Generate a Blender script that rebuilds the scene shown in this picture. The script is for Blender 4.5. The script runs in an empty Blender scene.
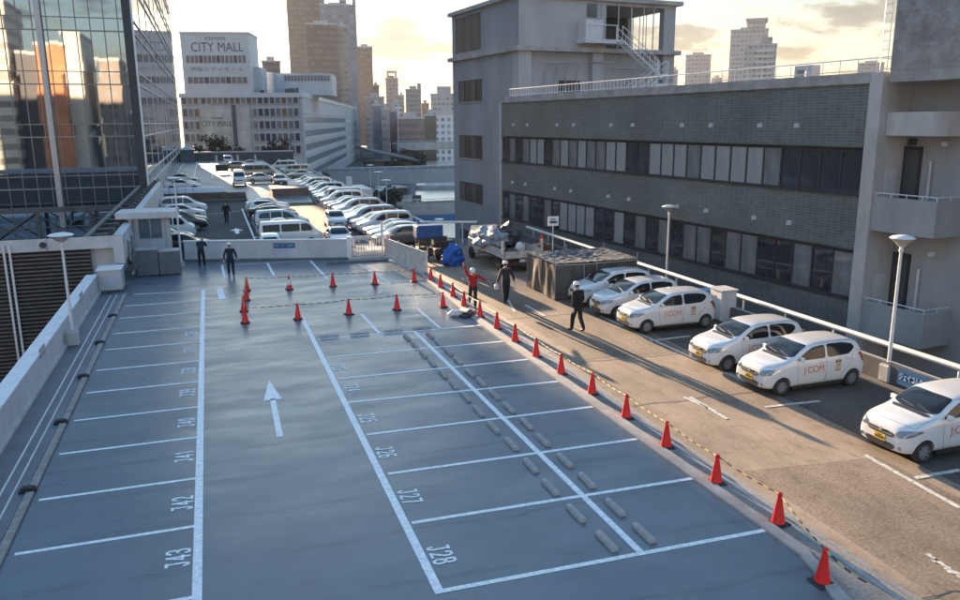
import bpy, bmesh, math, random
from mathutils import Vector, Matrix, noise
from mathutils.bvhtree import BVHTree
R = math.radians
rnd = random.Random(7)
scene = bpy.context.scene
COL = scene.collection

# ------------------------------------------------------------------ camera
FPX, YAW, PITCH, ROLL, CAMZ = 795.49, R(18.449), R(12.702), R(-0.4635), 8.0895
fw = Vector((math.sin(YAW)*math.cos(PITCH), math.cos(YAW)*math.cos(PITCH), -math.sin(PITCH)))
rt = Vector((math.cos(YAW), -math.sin(YAW), 0)); upv = rt.cross(fw)
rt, upv = rt*math.cos(ROLL)+upv*math.sin(ROLL), -rt*math.sin(ROLL)+upv*math.cos(ROLL)
cam_d = bpy.data.cameras.new('camera'); cam = bpy.data.objects.new('camera', cam_d); COL.objects.link(cam)
M = Matrix((rt, upv, -fw)).transposed().to_4x4(); M.translation = (0, 0, CAMZ); cam.matrix_world = M
cam_d.sensor_width = 36; cam_d.lens = FPX*36/960; cam_d.clip_end = 6000; cam_d.clip_start = .1
scene.camera = cam

# ------------------------------------------------------------------ sky, sun, exposure
SUN_AZ, SUN_EL = R(-5.2), R(9)
world = bpy.data.worlds.new("World"); scene.world = world; world.use_nodes = True
nt = world.node_tree; N = nt.nodes; L = nt.links
bg = N['Background']; bg.inputs[1].default_value = 0.15
sky = N.new('ShaderNodeTexSky'); sky.sky_type = 'NISHITA'; sky.sun_disc = False
sky.sun_elevation = SUN_EL; sky.sun_rotation = SUN_AZ; sky.air_density = 1.1; sky.dust_density = 1.2; sky.ozone_density = 1.5
# clouds: noise on a flattened direction, warm grey bodies with bright rims
tc = N.new('ShaderNodeTexCoord'); sep = N.new('ShaderNodeSeparateXYZ'); L.new(tc.outputs['Generated'], sep.inputs[0])
def mth(op, a, b=None, clamp=False):
    n = N.new('ShaderNodeMath'); n.operation = op; n.use_clamp = clamp
    for i, v in enumerate((a, b)):
        if v is None: continue
        if isinstance(v, (int, float)): n.inputs[i].default_value = v
        else: L.new(v, n.inputs[i])
    return n.outputs[0]
zc = mth('ADD', mth('MAXIMUM', sep.outputs[2], 0.0), 0.22)
cx = mth('DIVIDE', sep.outputs[0], zc); cy = mth('DIVIDE', sep.outputs[1], zc)
cmb = N.new('ShaderNodeCombineXYZ'); L.new(cx, cmb.inputs[0]); L.new(cy, cmb.inputs[1])
no = N.new('ShaderNodeTexNoise'); no.inputs['Scale'].default_value = 3.0; no.inputs['Detail'].default_value = 9; no.inputs['Roughness'].default_value = .58
mp = N.new('ShaderNodeMapping'); mp.inputs['Location'].default_value = (3.1, 1.4, 0); L.new(cmb.outputs[0], mp.inputs[0]); L.new(mp.outputs[0], no.inputs['Vector'])
# dome's contrast eased; unseen sky overhead made bluer and brighter to light the shade
gm = N.new('ShaderNodeGamma'); gm.inputs[1].default_value = .62
hs = N.new('ShaderNodeHueSaturation'); hs.inputs['Saturation'].default_value = .80; L.new(sky.outputs[0], hs.inputs['Color']); L.new(hs.outputs[0], gm.inputs[0])
er = N.new('ShaderNodeValToRGB'); L.new(sep.outputs[2], er.inputs[0])
for i, (p, c) in enumerate(((0, (.68, .63, .56)), (.15, (.50, .585, .645)), (.32, (.78, 1.08, 1.36)), (1, (.66, 1.12, 1.66)))):
    e = er.color_ramp.elements[i] if i < 2 else er.color_ramp.elements.new(p)
    e.position = p; e.color = (*[v*.7 for v in c], 1)
mt = N.new('ShaderNodeMix'); mt.data_type = 'RGBA'; mt.blend_type = 'MULTIPLY'; mt.inputs[0].default_value = 1
L.new(gm.outputs[0], mt.inputs[6]); L.new(er.outputs[0], mt.inputs[7])
cl = N.new('ShaderNodeMix'); cl.data_type = 'RGBA'; cl.blend_type = 'MULTIPLY'; L.new(mt.outputs[2], cl.inputs[6])
c2 = N.new('ShaderNodeValToRGB'); L.new(no.outputs[0], c2.inputs[0]); E2 = c2.color_ramp.elements
E2[0].position = .47; E2[0].color = (1.0, 1.0, 1.0, 1); E2[1].position = .51; E2[1].color = (1.0, .93, .84, 1)
e = E2.new(.56); e.color = (.58, .52, .50, 1); e = E2.new(.68); e.color = (.44, .42, .43, 1)
cl.inputs[0].default_value = 1
L.new(c2.outputs[0], cl.inputs[7]); L.new(cl.outputs[2], bg.inputs[0])
sd = bpy.data.lights.new('sun', 'SUN'); sun = bpy.data.objects.new('sun', sd); COL.objects.link(sun)
sd.energy = 5.0; sd.angle = R(.5); sd.color = (1, .72, .46)
sunv = Vector((math.sin(SUN_AZ)*math.cos(SUN_EL), math.cos(SUN_AZ)*math.cos(SUN_EL), math.sin(SUN_EL)))
sun.rotation_euler = sunv.to_track_quat('Z', 'Y').to_euler()
vs = scene.view_settings; vs.view_transform = 'Standard'; vs.look = 'None'; vs.gamma = 1; vs.use_curve_mapping = False; vs.exposure = 2.42

# ------------------------------------------------------------------ survey helpers: a photo point cast onto a real plane
def ray(x, y): return fw + rt*((x-480)/FPX) - upv*((y-300)/FPX)
def G(x, y, z=0.):
    d = ray(x, y); t = (z-CAMZ)/d.z; return Vector((d.x*t, d.y*t, z))
def PY(x, y, Y):
    d = ray(x, y); t = Y/d.y; return Vector((d.x*t, Y, CAMZ+d.z*t))
def PX(x, y, X):
    d = ray(x, y); t = X/d.x; return Vector((X, d.y*t, CAMZ+d.z*t))

# ------------------------------------------------------------------ materials
MATS = {}
def mat(name, col, rough=.6, metal=0., var=.0, vscale=3., bump=0., bscale=30., coat=0., spec=.5, col2=None, detail=6, alpha=1, trans=0, emit=None, stretch=None, bdist=.02, rvar=0, coord='Object'):
    if name in MATS: return MATS[name]
    m = bpy.data.materials.new(name); m.use_nodes = True; t = m.node_tree; b = t.nodes['Principled BSDF']
    b.inputs['Base Color'].default_value = (*col, 1); b.inputs['Roughness'].default_value = rough; b.inputs['Metallic'].default_value = metal
    b.inputs['Specular IOR Level'].default_value = spec; b.inputs['Coat Weight'].default_value = coat; b.inputs['Coat Roughness'].default_value = .05
    b.inputs['Transmission Weight'].default_value = trans
    if emit: b.inputs['Emission Color'].default_value = (*emit[0], 1); b.inputs['Emission Strength'].default_value = emit[1]
    if var or bump or rvar:
        tc = t.nodes.new('ShaderNodeTexCoord'); mp = t.nodes.new('ShaderNodeMapping'); t.links.new(tc.outputs[coord], mp.inputs[0])
        if stretch: mp.inputs['Scale'].default_value = stretch
        if var or rvar:
            n = t.nodes.new('ShaderNodeTexNoise'); n.inputs['Scale'].default_value = vscale; n.inputs['Detail'].default_value = detail; n.inputs['Roughness'].default_value = .62
            t.links.new(mp.outputs[0], n.inputs['Vector'])
            r = t.nodes.new('ShaderNodeValToRGB'); r.color_ramp.elements[0].position = .32; r.color_ramp.elements[1].position = .68
            c2 = col2 or tuple(c*(1-var) for c in col); c1 = col if col2 else tuple(min(1, c*(1+var*.6)) for c in col)
            r.color_ramp.elements[0].color = (*c2, 1); r.color_ramp.elements[1].color = (*c1, 1)
            t.links.new(n.outputs[0], r.inputs[0])
            if var: t.links.new(r.outputs[0], b.inputs['Base Color'])
            if rvar:
                mr = t.nodes.new('ShaderNodeMapRange'); mr.inputs[1].default_value = .35; mr.inputs[2].default_value = .65
                mr.inputs[3].default_value = max(.02, rough-rvar); mr.inputs[4].default_value = min(1, rough+rvar)
                t.links.new(n.outputs[0], mr.inputs[0]); t.links.new(mr.outputs[0], b.inputs['Roughness'])
        if bump:
            n2 = t.nodes.new('ShaderNodeTexNoise'); n2.inputs['Scale'].default_value = bscale; n2.inputs['Detail'].default_value = 4
            t.links.new(mp.outputs[0], n2.inputs['Vector'])
            bp = t.nodes.new('ShaderNodeBump'); bp.inputs['Strength'].default_value = bump; bp.inputs['Distance'].default_value = bdist
            t.links.new(n2.outputs[0], bp.inputs['Height']); t.links.new(bp.outputs[0], b.inputs['Normal'])
    MATS[name] = m; return m

def brickmat(name, col, mortar, bw, bh, msize=.01, rough=.5, axes='yz', var=.15, bump=.3):
    """tiles, planks or window grids repeated by the metre on a vertical face; axes picks the two object coordinates"""
    if name in MATS: return MATS[name]
    m = bpy.data.materials.new(name); m.use_nodes = True; t = m.node_tree; b = t.nodes['Principled BSDF']
    tc = t.nodes.new('ShaderNodeTexCoord'); s = t.nodes.new('ShaderNodeSeparateXYZ'); c = t.nodes.new('ShaderNodeCombineXYZ')
    t.links.new(tc.outputs['Object'], s.inputs[0])
    if axes == 'wall':   # any vertical face: x+y along
        a = t.nodes.new('ShaderNodeMath'); t.links.new(s.outputs[0], a.inputs[0]); t.links.new(s.outputs[1], a.inputs[1]); t.links.new(a.outputs[0], c.inputs[0])
    else: t.links.new(s.outputs['xyz'.index(axes[0])], c.inputs[0])
    t.links.new(s.outputs[2], c.inputs[1])
    br = t.nodes.new('ShaderNodeTexBrick'); t.links.new(c.outputs[0], br.inputs['Vector'])
    br.offset = 0; br.squash = 1; br.inputs['Scale'].default_value = 1; br.inputs['Brick Width'].default_value = bw; br.inputs['Row Height'].default_value = bh
    br.inputs['Mortar Size'].default_value = msize; br.inputs['Mortar Smooth'].default_value = 0.1; br.inputs['Bias'].default_value = 0
    br.inputs['Color1'].default_value = (*[x*(1-var) for x in col], 1); br.inputs['Color2'].default_value = (*[x*(1+var) for x in col], 1); br.inputs['Mortar'].default_value = (*mortar, 1)
    n = t.nodes.new('ShaderNodeTexNoise'); n.inputs['Scale'].default_value = .35; n.inputs['Detail'].default_value = 8; t.links.new(tc.outputs['Object'], n.inputs['Vector'])
    mr = t.nodes.new('ShaderNodeMapRange'); mr.inputs[1].default_value = .3; mr.inputs[2].default_value = .7; mr.inputs[3].default_value = .78; mr.inputs[4].default_value = 1.15
    t.links.new(n.outputs[0], mr.inputs[0])
    mx = t.nodes.new('ShaderNodeMix'); mx.data_type = 'RGBA'; mx.blend_type = 'MULTIPLY'; mx.inputs[0].default_value = 1
    t.links.new(br.outputs[0], mx.inputs[6]); t.links.new(mr.outputs[0], mx.inputs[7]); t.links.new(mx.outputs[2], b.inputs['Base Color'])
    b.inputs['Roughness'].default_value = rough
    if bump:
        bp = t.nodes.new('ShaderNodeBump'); bp.inputs['Strength'].default_value = bump; bp.inputs['Distance'].default_value = .01; bp.invert = True
        t.links.new(br.outputs['Fac'], bp.inputs['Height']); t.links.new(bp.outputs[0], b.inputs['Normal'])
    MATS[name] = m; return m

def towermat(name, wall, glass, bw, fh, frac_w=.35, frac_h=.45, grough=.5, lit=None):
    """distant tower face: storeys and bays in the surface, glass smoother than wall"""
    if name in MATS: return MATS[name]
    m = bpy.data.materials.new(name); m.use_nodes = True; t = m.node_tree; b = t.nodes['Principled BSDF']
    tc = t.nodes.new('ShaderNodeTexCoord'); s = t.nodes.new('ShaderNodeSeparateXYZ'); t.links.new(tc.outputs['Object'], s.inputs[0])
    def mm(op, a, bb=None):
        n = t.nodes.new('ShaderNodeMath'); n.operation = op
        for i, v in enumerate((a, bb)):
            if v is None: continue
            if isinstance(v, (int, float)): n.inputs[i].default_value = v
            else: t.links.new(v, n.inputs[i])
        return n.outputs[0]
    u = mm('ADD', s.outputs[0], s.outputs[1])
    fu = mm('FRACT', mm('DIVIDE', mm('ADD', u, 500), bw)); fz = mm('FRACT', mm('DIVIDE', mm('ADD', s.outputs[2], 100), fh))
    w1 = mm('GREATER_THAN', fu, frac_w); w2 = mm('GREATER_THAN', fz, frac_h); win = mm('MULTIPLY', w1, w2)
    wn = t.nodes.new('ShaderNodeTexWhiteNoise'); wn.noise_dimensions = '2D'; c = t.nodes.new('ShaderNodeCombineXYZ')
    t.links.new(mm('FLOOR', mm('DIVIDE', mm('ADD', u, 500), bw)), c.inputs[0]); t.links.new(mm('FLOOR', mm('DIVIDE', mm('ADD', s.outputs[2], 100), fh)), c.inputs[1]); t.links.new(c.outputs[0], wn.inputs[0])
    g = t.nodes.new('ShaderNodeMix'); g.data_type = 'RGBA'; g.inputs[6].default_value = (*glass, 1); g.inputs[7].default_value = (*[min(1, x*2.2+.02) for x in glass], 1); t.links.new(wn.outputs[0], g.inputs[0])
    mx = t.nodes.new('ShaderNodeMix'); mx.data_type = 'RGBA'; t.links.new(win, mx.inputs[0]); mx.inputs[6].default_value = (*wall, 1); t.links.new(g.outputs[2], mx.inputs[7])
    t.links.new(mx.outputs[2], b.inputs['Base Color'])
    r = t.nodes.new('ShaderNodeMapRange'); r.inputs[3].default_value = .7; r.inputs[4].default_value = grough; t.links.new(win, r.inputs[0]); t.links.new(r.outputs[0], b.inputs['Roughness'])
    MATS[name] = m; return m

# ------------------------------------------------------------------ mesh builder
SPLIT = {'post', 'corner_post', 'upper_front', 'front_wall', 'glazing_bar', 'pipe', 'support', 'corner_pole', 'column', 'leg', 'pier', 'rear_light', 'stored_tool', 'side_board', 'side_glazing', 'sill_strip', 'fog_lamp', 'door_seam'}
class MB:
    def __init__(s): s.v = []; s.f = []; s.m = []
    def add(s, vs, fs, mi=0):
        o = len(s.v); s.v += [tuple(v) for v in vs]; s.f += [tuple(i+o for i in f) for f in fs]; s.m += [mi]*len(fs)
    def box(s, a, b, mi=0, rz=0, piv=None):
        x0, x1 = sorted((a[0], b[0])); y0, y1 = sorted((a[1], b[1])); z0, z1 = sorted((a[2], b[2]))
        vs = [Vector(p) for p in ((x0,y0,z0),(x1,y0,z0),(x1,y1,z0),(x0,y1,z0),(x0,y0,z1),(x1,y0,z1),(x1,y1,z1),(x0,y1,z1))]
        if rz:
            pv = Vector(piv) if piv else Vector(((x0+x1)/2, (y0+y1)/2, 0)); rm = Matrix.Rotation(rz, 3, 'Z'); vs = [rm@(v-pv)+pv for v in vs]
        s.add(vs, [(0,3,2,1),(4,5,6,7),(0,1,5,4),(1,2,6,5),(2,3,7,6),(3,0,4,7)], mi)
    def bbox(s, a, b, bev=.03, mi=0):
        """box with chamfered edges"""
        x0, x1 = sorted((a[0], b[0])); y0, y1 = sorted((a[1], b[1])); z0, z1 = sorted((a[2], b[2])); e = min(bev, (x1-x0)/2.1, (y1-y0)/2.1, (z1-z0)/2.1)
        rings = []
        for z, k in ((z0, e), (z0+e, 0), (z1-e, 0), (z1, e)):
            rings.append([(x0+e+k*.0,y0+k,z),(x1-e,y0+k,z),(x1-k,y0+e,z),(x1-k,y1-e,z),(x1-e,y1-k,z),(x0+e,y1-k,z),(x0+k,y1-e,z),(x0+k,y0+e,z)])
        vs = [p for r_ in rings for p in r_]; fs = [tuple(range(7, -1, -1)), tuple(range(24, 32))]
        for r_ in range(3):
            for i in range(8): fs.append((r_*8+i, r_*8+(i+1) % 8, r_*8+8+(i+1) % 8, r_*8+8+i))
        s.add(vs, fs, mi)
    def tube(s, pts, r, n=8, mi=0, caps=True):
        pts = [Vector(p) for p in pts]; rs = r if isinstance(r, (list, tuple)) else [r]*len(pts); vs = []
        for i, p in enumerate(pts):
            d = (pts[min(i+1, len(pts)-1)]-pts[max(i-1, 0)]).normalized(); a = d.cross(Vector((0, 0, 1)))
            if a.length < 1e-3: a = d.cross(Vector((0, 1, 0)))
            a.normalize(); b = d.cross(a)
            for k in range(n): t = 2*math.pi*k/n; vs.append(p+a*math.cos(t)*rs[i]+b*math.sin(t)*rs[i])
        fs = [(i*n+k, i*n+(k+1) % n, (i+1)*n+(k+1) % n, (i+1)*n+k) for i in range(len(pts)-1) for k in range(n)]
        if caps: fs += [tuple(range(n-1, -1, -1)), tuple((len(pts)-1)*n+k for k in range(n))]
        s.add(vs, fs, mi)
    def lathe(s, prof, c=(0, 0, 0), n=16, mi=0, ax='z', caps=True):
        vs = []
        for r_, z in prof:
            for k in range(n):
                t = 2*math.pi*k/n; a, b = r_*math.cos(t), r_*math.sin(t)
                p = (a, b, z) if ax == 'z' else ((a, z, b) if ax == 'y' else (z, a, b)); vs.append((p[0]+c[0], p[1]+c[1], p[2]+c[2]))
        fs = [(i*n+k, i*n+(k+1) % n, (i+1)*n+(k+1) % n, (i+1)*n+k) for i in range(len(prof)-1) for k in range(n)]
        if caps: fs += [tuple(range(n-1, -1, -1)), tuple((len(prof)-1)*n+k for k in range(n))]
        s.add(vs, fs, mi)
    def prism(s, poly, z0, z1, mi=0):
        n = len(poly); vs = [(p[0], p[1], z0) for p in poly]+[(p[0], p[1], z1) for p in poly]
        s.add(vs, [tuple(range(n-1, -1, -1)), tuple(range(n, 2*n))]+[(i, (i+1) % n, n+(i+1) % n, n+i) for i in range(n)], mi)
    def quad(s, a, b, c, d, mi=0): s.add([a, b, c, d], [(0, 1, 2, 3)], mi)
    def line(s, a, b, w, z=.008, mi=0):
        a = Vector(a); b = Vector(b); d = (b-a); d.z = 0; d.normalize(); n = Vector((-d.y, d.x, 0))*w/2
        s.quad((a.x-n.x, a.y-n.y, z), (b.x-n.x, b.y-n.y, z), (b.x+n.x, b.y+n.y, z), (a.x+n.x, a.y+n.y, z), mi)
    def mesh(s, name, mats, smooth=False):
        me = bpy.data.meshes.new(name); me.from_pydata(s.v, [], s.f)
        for m_ in (mats if isinstance(mats, (list, tuple)) else [mats]): me.materials.append(m_)
        me.polygons.foreach_set('material_index', s.m)
        bm = bmesh.new(); bm.from_mesh(me); bmesh.ops.recalc_face_normals(bm, faces=bm.faces); bm.to_mesh(me); bm.free()
        if smooth: me.polygons.foreach_set('use_smooth', [True]*len(me.polygons)); me.set_sharp_from_angle(angle=R(smooth if smooth is not True else 40))
        me.update(); return me
    def build(s, name, mats, parent=None, smooth=False):
        if name in SPLIT and parent:
            par = list(range(len(s.v)))
            def fd(i):
                while par[i] != i: par[i] = par[par[i]]; i = par[i]
                return i
            for f in s.f:
                for j in f[1:]: par[fd(j)] = fd(f[0])
            gr_ = {}
            for f, m_ in zip(s.f, s.m): gr_.setdefault(fd(f[0]), []).append((f, m_))
            if len(gr_) > 1:
                first_ = None
                for fl in gr_.values():
                    q = MB(); mp_i = {}
                    for f, m_ in fl:
                        for j in f:
                            if j not in mp_i: mp_i[j] = len(q.v); q.v.append(s.v[j])
                        q.f.append(tuple(mp_i[j] for j in f)); q.m.append(m_)
                    o = bpy.data.objects.new(name, q.mesh(name, mats, smooth)); COL.objects.link(o); o.parent = parent; first_ = first_ or o
                return first_
        o = bpy.data.objects.new(name, s.mesh(name, mats, smooth)); COL.objects.link(o)
        if parent: o.parent = parent
        return o
def tag(o, label=None, cat=None, group=None, kind=None):
    if label: o['label'] = label
    if cat: o['category'] = cat
    if group: o['group'] = group
    if kind: o['kind'] = kind
    return o
def empty(name, loc=(0, 0, 0), rz=0, label=None, cat=None, group=None):
    o = bpy.data.objects.new(name, None); COL.objects.link(o); o.empty_display_size = .2
    o.location = loc; o.rotation_euler = (0, 0, rz); return tag(o, label, cat, group)
def struct(mb, name, mats, smooth=False): return tag(mb.build(name, mats, None, smooth), kind='structure')
def copy_tree(o, parent=None, loc=None, rz=None, label=None, group=None):
    c = o.copy(); COL.objects.link(c)
    if parent: c.parent = parent
    if loc is not None: c.location = loc
    if rz is not None: c.rotation_euler = (0, 0, rz)
    if label: c['label'] = label
    if group: c['group'] = group
    for ch in list(o.children): copy_tree(ch, c)
    return c
def part(name, m, parent, fn, smooth=False, label=None):
    b = MB(); fn(b); o = b.build(name, m, parent, smooth)
    if label: o['label'] = label
    return o
def text_mesh(txt, size, ex=0, ax=.5):
    cu = bpy.data.curves.new('lettering', 'FONT'); cu.body = txt; cu.size = size; cu.extrude = ex; cu.align_x = 'CENTER'; cu.align_y = 'CENTER'; cu.resolution_u = 3
    t = bpy.data.objects.new('lettering', cu); COL.objects.link(t); bpy.context.view_layer.update()
    me = bpy.data.meshes.new_from_object(t.evaluated_get(bpy.context.evaluated_depsgraph_get()))
    bpy.data.objects.remove(t); bpy.data.curves.remove(cu); return me
def lettering(txt, size, m, mw, parent=None, name='lettering', sx=1):
    """flat letters; mw: 4x4 matrix whose x is the reading direction, y up, z outwards"""
    me = text_mesh(txt, size, .004); me.materials.clear(); me.materials.append(m)
    me.transform(mw@Matrix.Diagonal((sx, 1, 1, 1))); o = bpy.data.objects.new(name, me); COL.objects.link(o)
    if parent: o.parent = parent
    return o
def frame(origin, xdir, ydir):
    x = Vector(xdir).normalized(); y = Vector(ydir).normalized(); z = x.cross(y); m_ = Matrix((x, y, z)).transposed().to_4x4(); m_.translation = origin; return m_
# ================================================================== materials used all over
white_paint = mat('white_paint', (.74, .75, .76), .45, var=.12, vscale=2)
line_paint = mat('line_paint', (.82, .84, .86), .5, var=.28, vscale=9, bump=.1, bscale=60)
worn_paint = mat('worn_paint', (.55, .54, .5), .8, var=.55, vscale=9)
concrete = mat('concrete', (.34, .33, .32), .85, var=.3, vscale=1.2, bump=.3, bscale=20)
conc_light = mat('conc_light', (.46, .45, .44), .85, var=.25, vscale=.9, bump=.3, bscale=14, stretch=(1, 1, .4))
conc_wall = mat('conc_wall', (.32, .325, .335), .85, var=.22, vscale=.6, bump=.3, bscale=10, stretch=(1, 1, .35))
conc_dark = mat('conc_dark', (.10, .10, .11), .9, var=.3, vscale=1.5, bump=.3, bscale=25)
panel_white = mat('panel_white', (.52, .53, .55), .5, var=.16, vscale=1.3, stretch=(1, 1, .5))
steel = mat('steel', (.42, .43, .45), .45, .6, var=.2, vscale=4)
steel_white = mat('steel_white', (.66, .67, .68), .45, var=.15, vscale=5)
dark_metal = mat('dark_metal', (.05, .055, .06), .5, .3, var=.3, vscale=5)
black_rubber = mat('black_rubber', (.025, .025, .027), .75, var=.3, vscale=12)
gray_box = mat('gray_box', (.12, .13, .15), .6, var=.2, vscale=2)
glass_dark = mat('glass_dark', (.03, .035, .04), .06, spec=.8)
alu = mat('alu', (.55, .56, .58), .35, .8)

def deck_mat():
    m = bpy.data.materials.new('deck_coating'); m.use_nodes = True; t = m.node_tree; b = t.nodes['Principled BSDF']; K = t.links.new
    tc = t.nodes.new('ShaderNodeTexCoord')
    def noi(sc, det, st=(1, 1, 1), loc=(0, 0, 0)):
        mp = t.nodes.new('ShaderNodeMapping'); mp.inputs['Scale'].default_value = st; mp.inputs['Location'].default_value = loc; K(tc.outputs['Object'], mp.inputs[0])
        n = t.nodes.new('ShaderNodeTexNoise'); n.inputs['Scale'].default_value = sc; n.inputs['Detail'].default_value = det; n.inputs['Roughness'].default_value = .6; K(mp.outputs[0], n.inputs['Vector']); return n.outputs[0]
    def ramp(x, a, b_, c0, c1):
        r = t.nodes.new('ShaderNodeValToRGB'); r.color_ramp.elements[0].position = a; r.color_ramp.elements[1].position = b_
        r.color_ramp.elements[0].color = (*c0, 1); r.color_ramp.elements[1].color = (*c1, 1); K(x, r.inputs[0]); return r.outputs[0]
    def rng(x, a, b_, c, d):
        r = t.nodes.new('ShaderNodeMapRange'); r.inputs[1].default_value = a; r.inputs[2].default_value = b_; r.inputs[3].default_value = c; r.inputs[4].default_value = d; K(x, r.inputs[0]); return r.outputs[0]
    big = noi(.35, 6); streak = noi(1.1, 8, (.10, 1.9, 1)); fine = noi(7, 6)
    c1 = ramp(streak, .3, .72, (.100, .130, .156), (.126, .158, .186))
    c2 = ramp(big, .35, .65, (.88, .89, .91), (1.08, 1.07, 1.05))
    mx = t.nodes.new('ShaderNodeMix'); mx.data_type = 'RGBA'; mx.blend_type = 'MULTIPLY'; mx.inputs[0].default_value = 1; K(c1, mx.inputs[6]); K(c2, mx.inputs[7])
    # darker lap seams across the deck, one each 3 m or so, wobbling
    sp = t.nodes.new('ShaderNodeSeparateXYZ'); K(tc.outputs['Object'], sp.inputs[0])
    a = t.nodes.new('ShaderNodeMath'); a.operation = 'MULTIPLY_ADD'; K(noi(.5, 4), a.inputs[0]); a.inputs[1].default_value = .7; K(sp.outputs[1], a.inputs[2])
    d = t.nodes.new('ShaderNodeMath'); d.operation = 'PINGPONG'; K(a.outputs[0], d.inputs[0]); d.inputs[1].default_value = .92
    seam = rng(d.outputs[0], 0, .12, 0.62, 1)
    m2 = t.nodes.new('ShaderNodeMix'); m2.data_type = 'RGBA'; m2.blend_type = 'MULTIPLY'; K(rng(noi(.6, 4, loc=(5, 2, 0)), .4, .6, 0, 1), m2.inputs[0]); K(mx.outputs[2], m2.inputs[6]); K(seam, m2.inputs[7])
    K(m2.outputs[2], b.inputs['Base Color'])
    K(rng(noi(.8, 7, (.5, 1.3, 1), (9, 3, 0)), .35, .65, .26, .42), b.inputs['Roughness'])
    bp = t.nodes.new('ShaderNodeBump'); bp.inputs['Strength'].default_value = .11; bp.inputs['Distance'].default_value = .015; K(noi(3.6, 9, (.16, 1.9, 1)), bp.inputs['Height'])
    bp2 = t.nodes.new('ShaderNodeBump'); bp2.inputs['Strength'].default_value = .25; bp2.inputs['Distance'].default_value = .004; K(fine, bp2.inputs['Height']); K(bp.outputs[0], bp2.inputs['Normal'])
    K(bp2.outputs[0], b.inputs['Normal']); b.inputs['Specular IOR Level'].default_value = .5
    return m
deckm = deck_mat()
def road_mat(name, ca, cb, cc):
    m = bpy.data.materials.new(name); m.use_nodes = True; t = m.node_tree; b = t.nodes['Principled BSDF']; K = t.links.new
    tc = t.nodes.new('ShaderNodeTexCoord')
    def noi(sc, det, st=(1, 1, 1), ro=.65):
        mp = t.nodes.new('ShaderNodeMapping'); mp.inputs['Scale'].default_value = st; K(tc.outputs['Object'], mp.inputs[0])
        n = t.nodes.new('ShaderNodeTexNoise'); n.inputs['Scale'].default_value = sc; n.inputs['Detail'].default_value = det; n.inputs['Roughness'].default_value = ro; K(mp.outputs[0], n.inputs['Vector']); return n.outputs[0]
    def ramp(x, a, b_, c0, c1):
        r = t.nodes.new('ShaderNodeValToRGB'); r.color_ramp.elements[0].position = a; r.color_ramp.elements[1].position = b_
        r.color_ramp.elements[0].color = (*c0, 1); r.color_ramp.elements[1].color = (*c1, 1); K(x, r.inputs[0]); return r.outputs[0]
    base = ramp(noi(.5, 8, (1, .35, 1)), .35, .65, ca, cb); ag = ramp(noi(16, 8, ro=.8), .42, .62, cc, (1.15, 1.12, 1.08))
    mx = t.nodes.new('ShaderNodeMix'); mx.data_type = 'RGBA'; mx.blend_type = 'MULTIPLY'; mx.inputs[0].default_value = 1; K(base, mx.inputs[6]); K(ag, mx.inputs[7])
    st = ramp(noi(3.5, 9, (1, .5, 1)), .5, .72, (1, 1, 1), (.55, .5, .46))
    m2 = t.nodes.new('ShaderNodeMix'); m2.data_type = 'RGBA'; m2.blend_type = 'MULTIPLY'; m2.inputs[0].default_value = .8; K(mx.outputs[2], m2.inputs[6]); K(st, m2.inputs[7]); K(m2.outputs[2], b.inputs['Base Color'])
    b.inputs['Roughness'].default_value = .85
    bp = t.nodes.new('ShaderNodeBump'); bp.inputs['Strength'].default_value = .5; bp.inputs['Distance'].default_value = .012; K(noi(22, 8, ro=.75), bp.inputs['Height']); K(bp.outputs[0], b.inputs['Normal'])
    MATS[name] = m; return m
roadm = road_mat('worn_concrete_road', (.19, .15, .115), (.36, .29, .225), (.78, .76, .74))
roadp = road_mat('rough_concrete_patch', (.15, .12, .095), (.31, .25, .195), (.50, .47, .44))
kerbm = road_mat('kerb_strip', (.22, .20, .19), (.38, .36, .33), (.65, .62, .6))
asph = road_mat('stall_asphalt', (.075, .068, .06), (.135, .122, .108), (.5, .5, .5))
asphfar = mat('aisle_asphalt', (.050, .050, .056), .85, var=.25, vscale=.6, bump=.3, bscale=30)

# ================================================================== ground, water, roads
b = MB(); b.box((-1000, -400, -13.2), (1300, 2000, -12)); struct(b, 'ground', mat('street_ground', (.06, .06, .06), .9, var=.4, vscale=.05))
# roof deck of the car park: one slab, finishes as sheets on it
b = MB(); b.prism([(-6.1, -14), (20.2, -14), (20.2, 50.6), (14.3, 55.2), (14.5, 166), (-6.1, 166)], -.7, -.012); struct(b, 'car_park_slab', conc_dark)
b = MB(); b.prism([(-4.5, -10), (9.3, -10), (9.3, 8.8), (10.02, 11.0), (9.95, 17.3), (9.9, 30), (10.3, 41.2), (9.9, 47.3), (-1.8, 50.2), (-5, 50.2), (-5, 41.5), (-4.5, 41.5)], -.012, 0); struct(b, 'deck_coating', deckm)
b = MB(); b.prism([(11.0, -10), (16.2, -10), (16.2, 48), (14.3, 55), (10.3, 49), (11.0, 41)], -.012, -.004); struct(b, 'ramp_road', roadm)
b = MB(); b.prism([(11.35, 14.5), (14.9, 14.1), (15.0, -8), (11.3, -8)], -.004, 0); struct(b, 'road_rough_patch', roadp)
b = MB(); b.prism([(11.8, 23.9), (15.6, 23.6), (15.9, 39.4), (11.4, 38)], -.004, 0); struct(b, 'road_patch', roadp)
b = MB(); b.prism([(14.95, -10), (19.3, -10), (19.3, 50), (16.2, 50), (15.9, 32)], -.003, .001); struct(b, 'stall_asphalt', asph)
b = MB(); b.prism([(-6, 50.2), (-1.8, 50.25), (7.4, 47.6), (10.3, 49), (14.3, 55.3), (14.4, 166), (-6, 166)], -.012, 0); struct(b, 'far_asphalt', asphfar)
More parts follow.
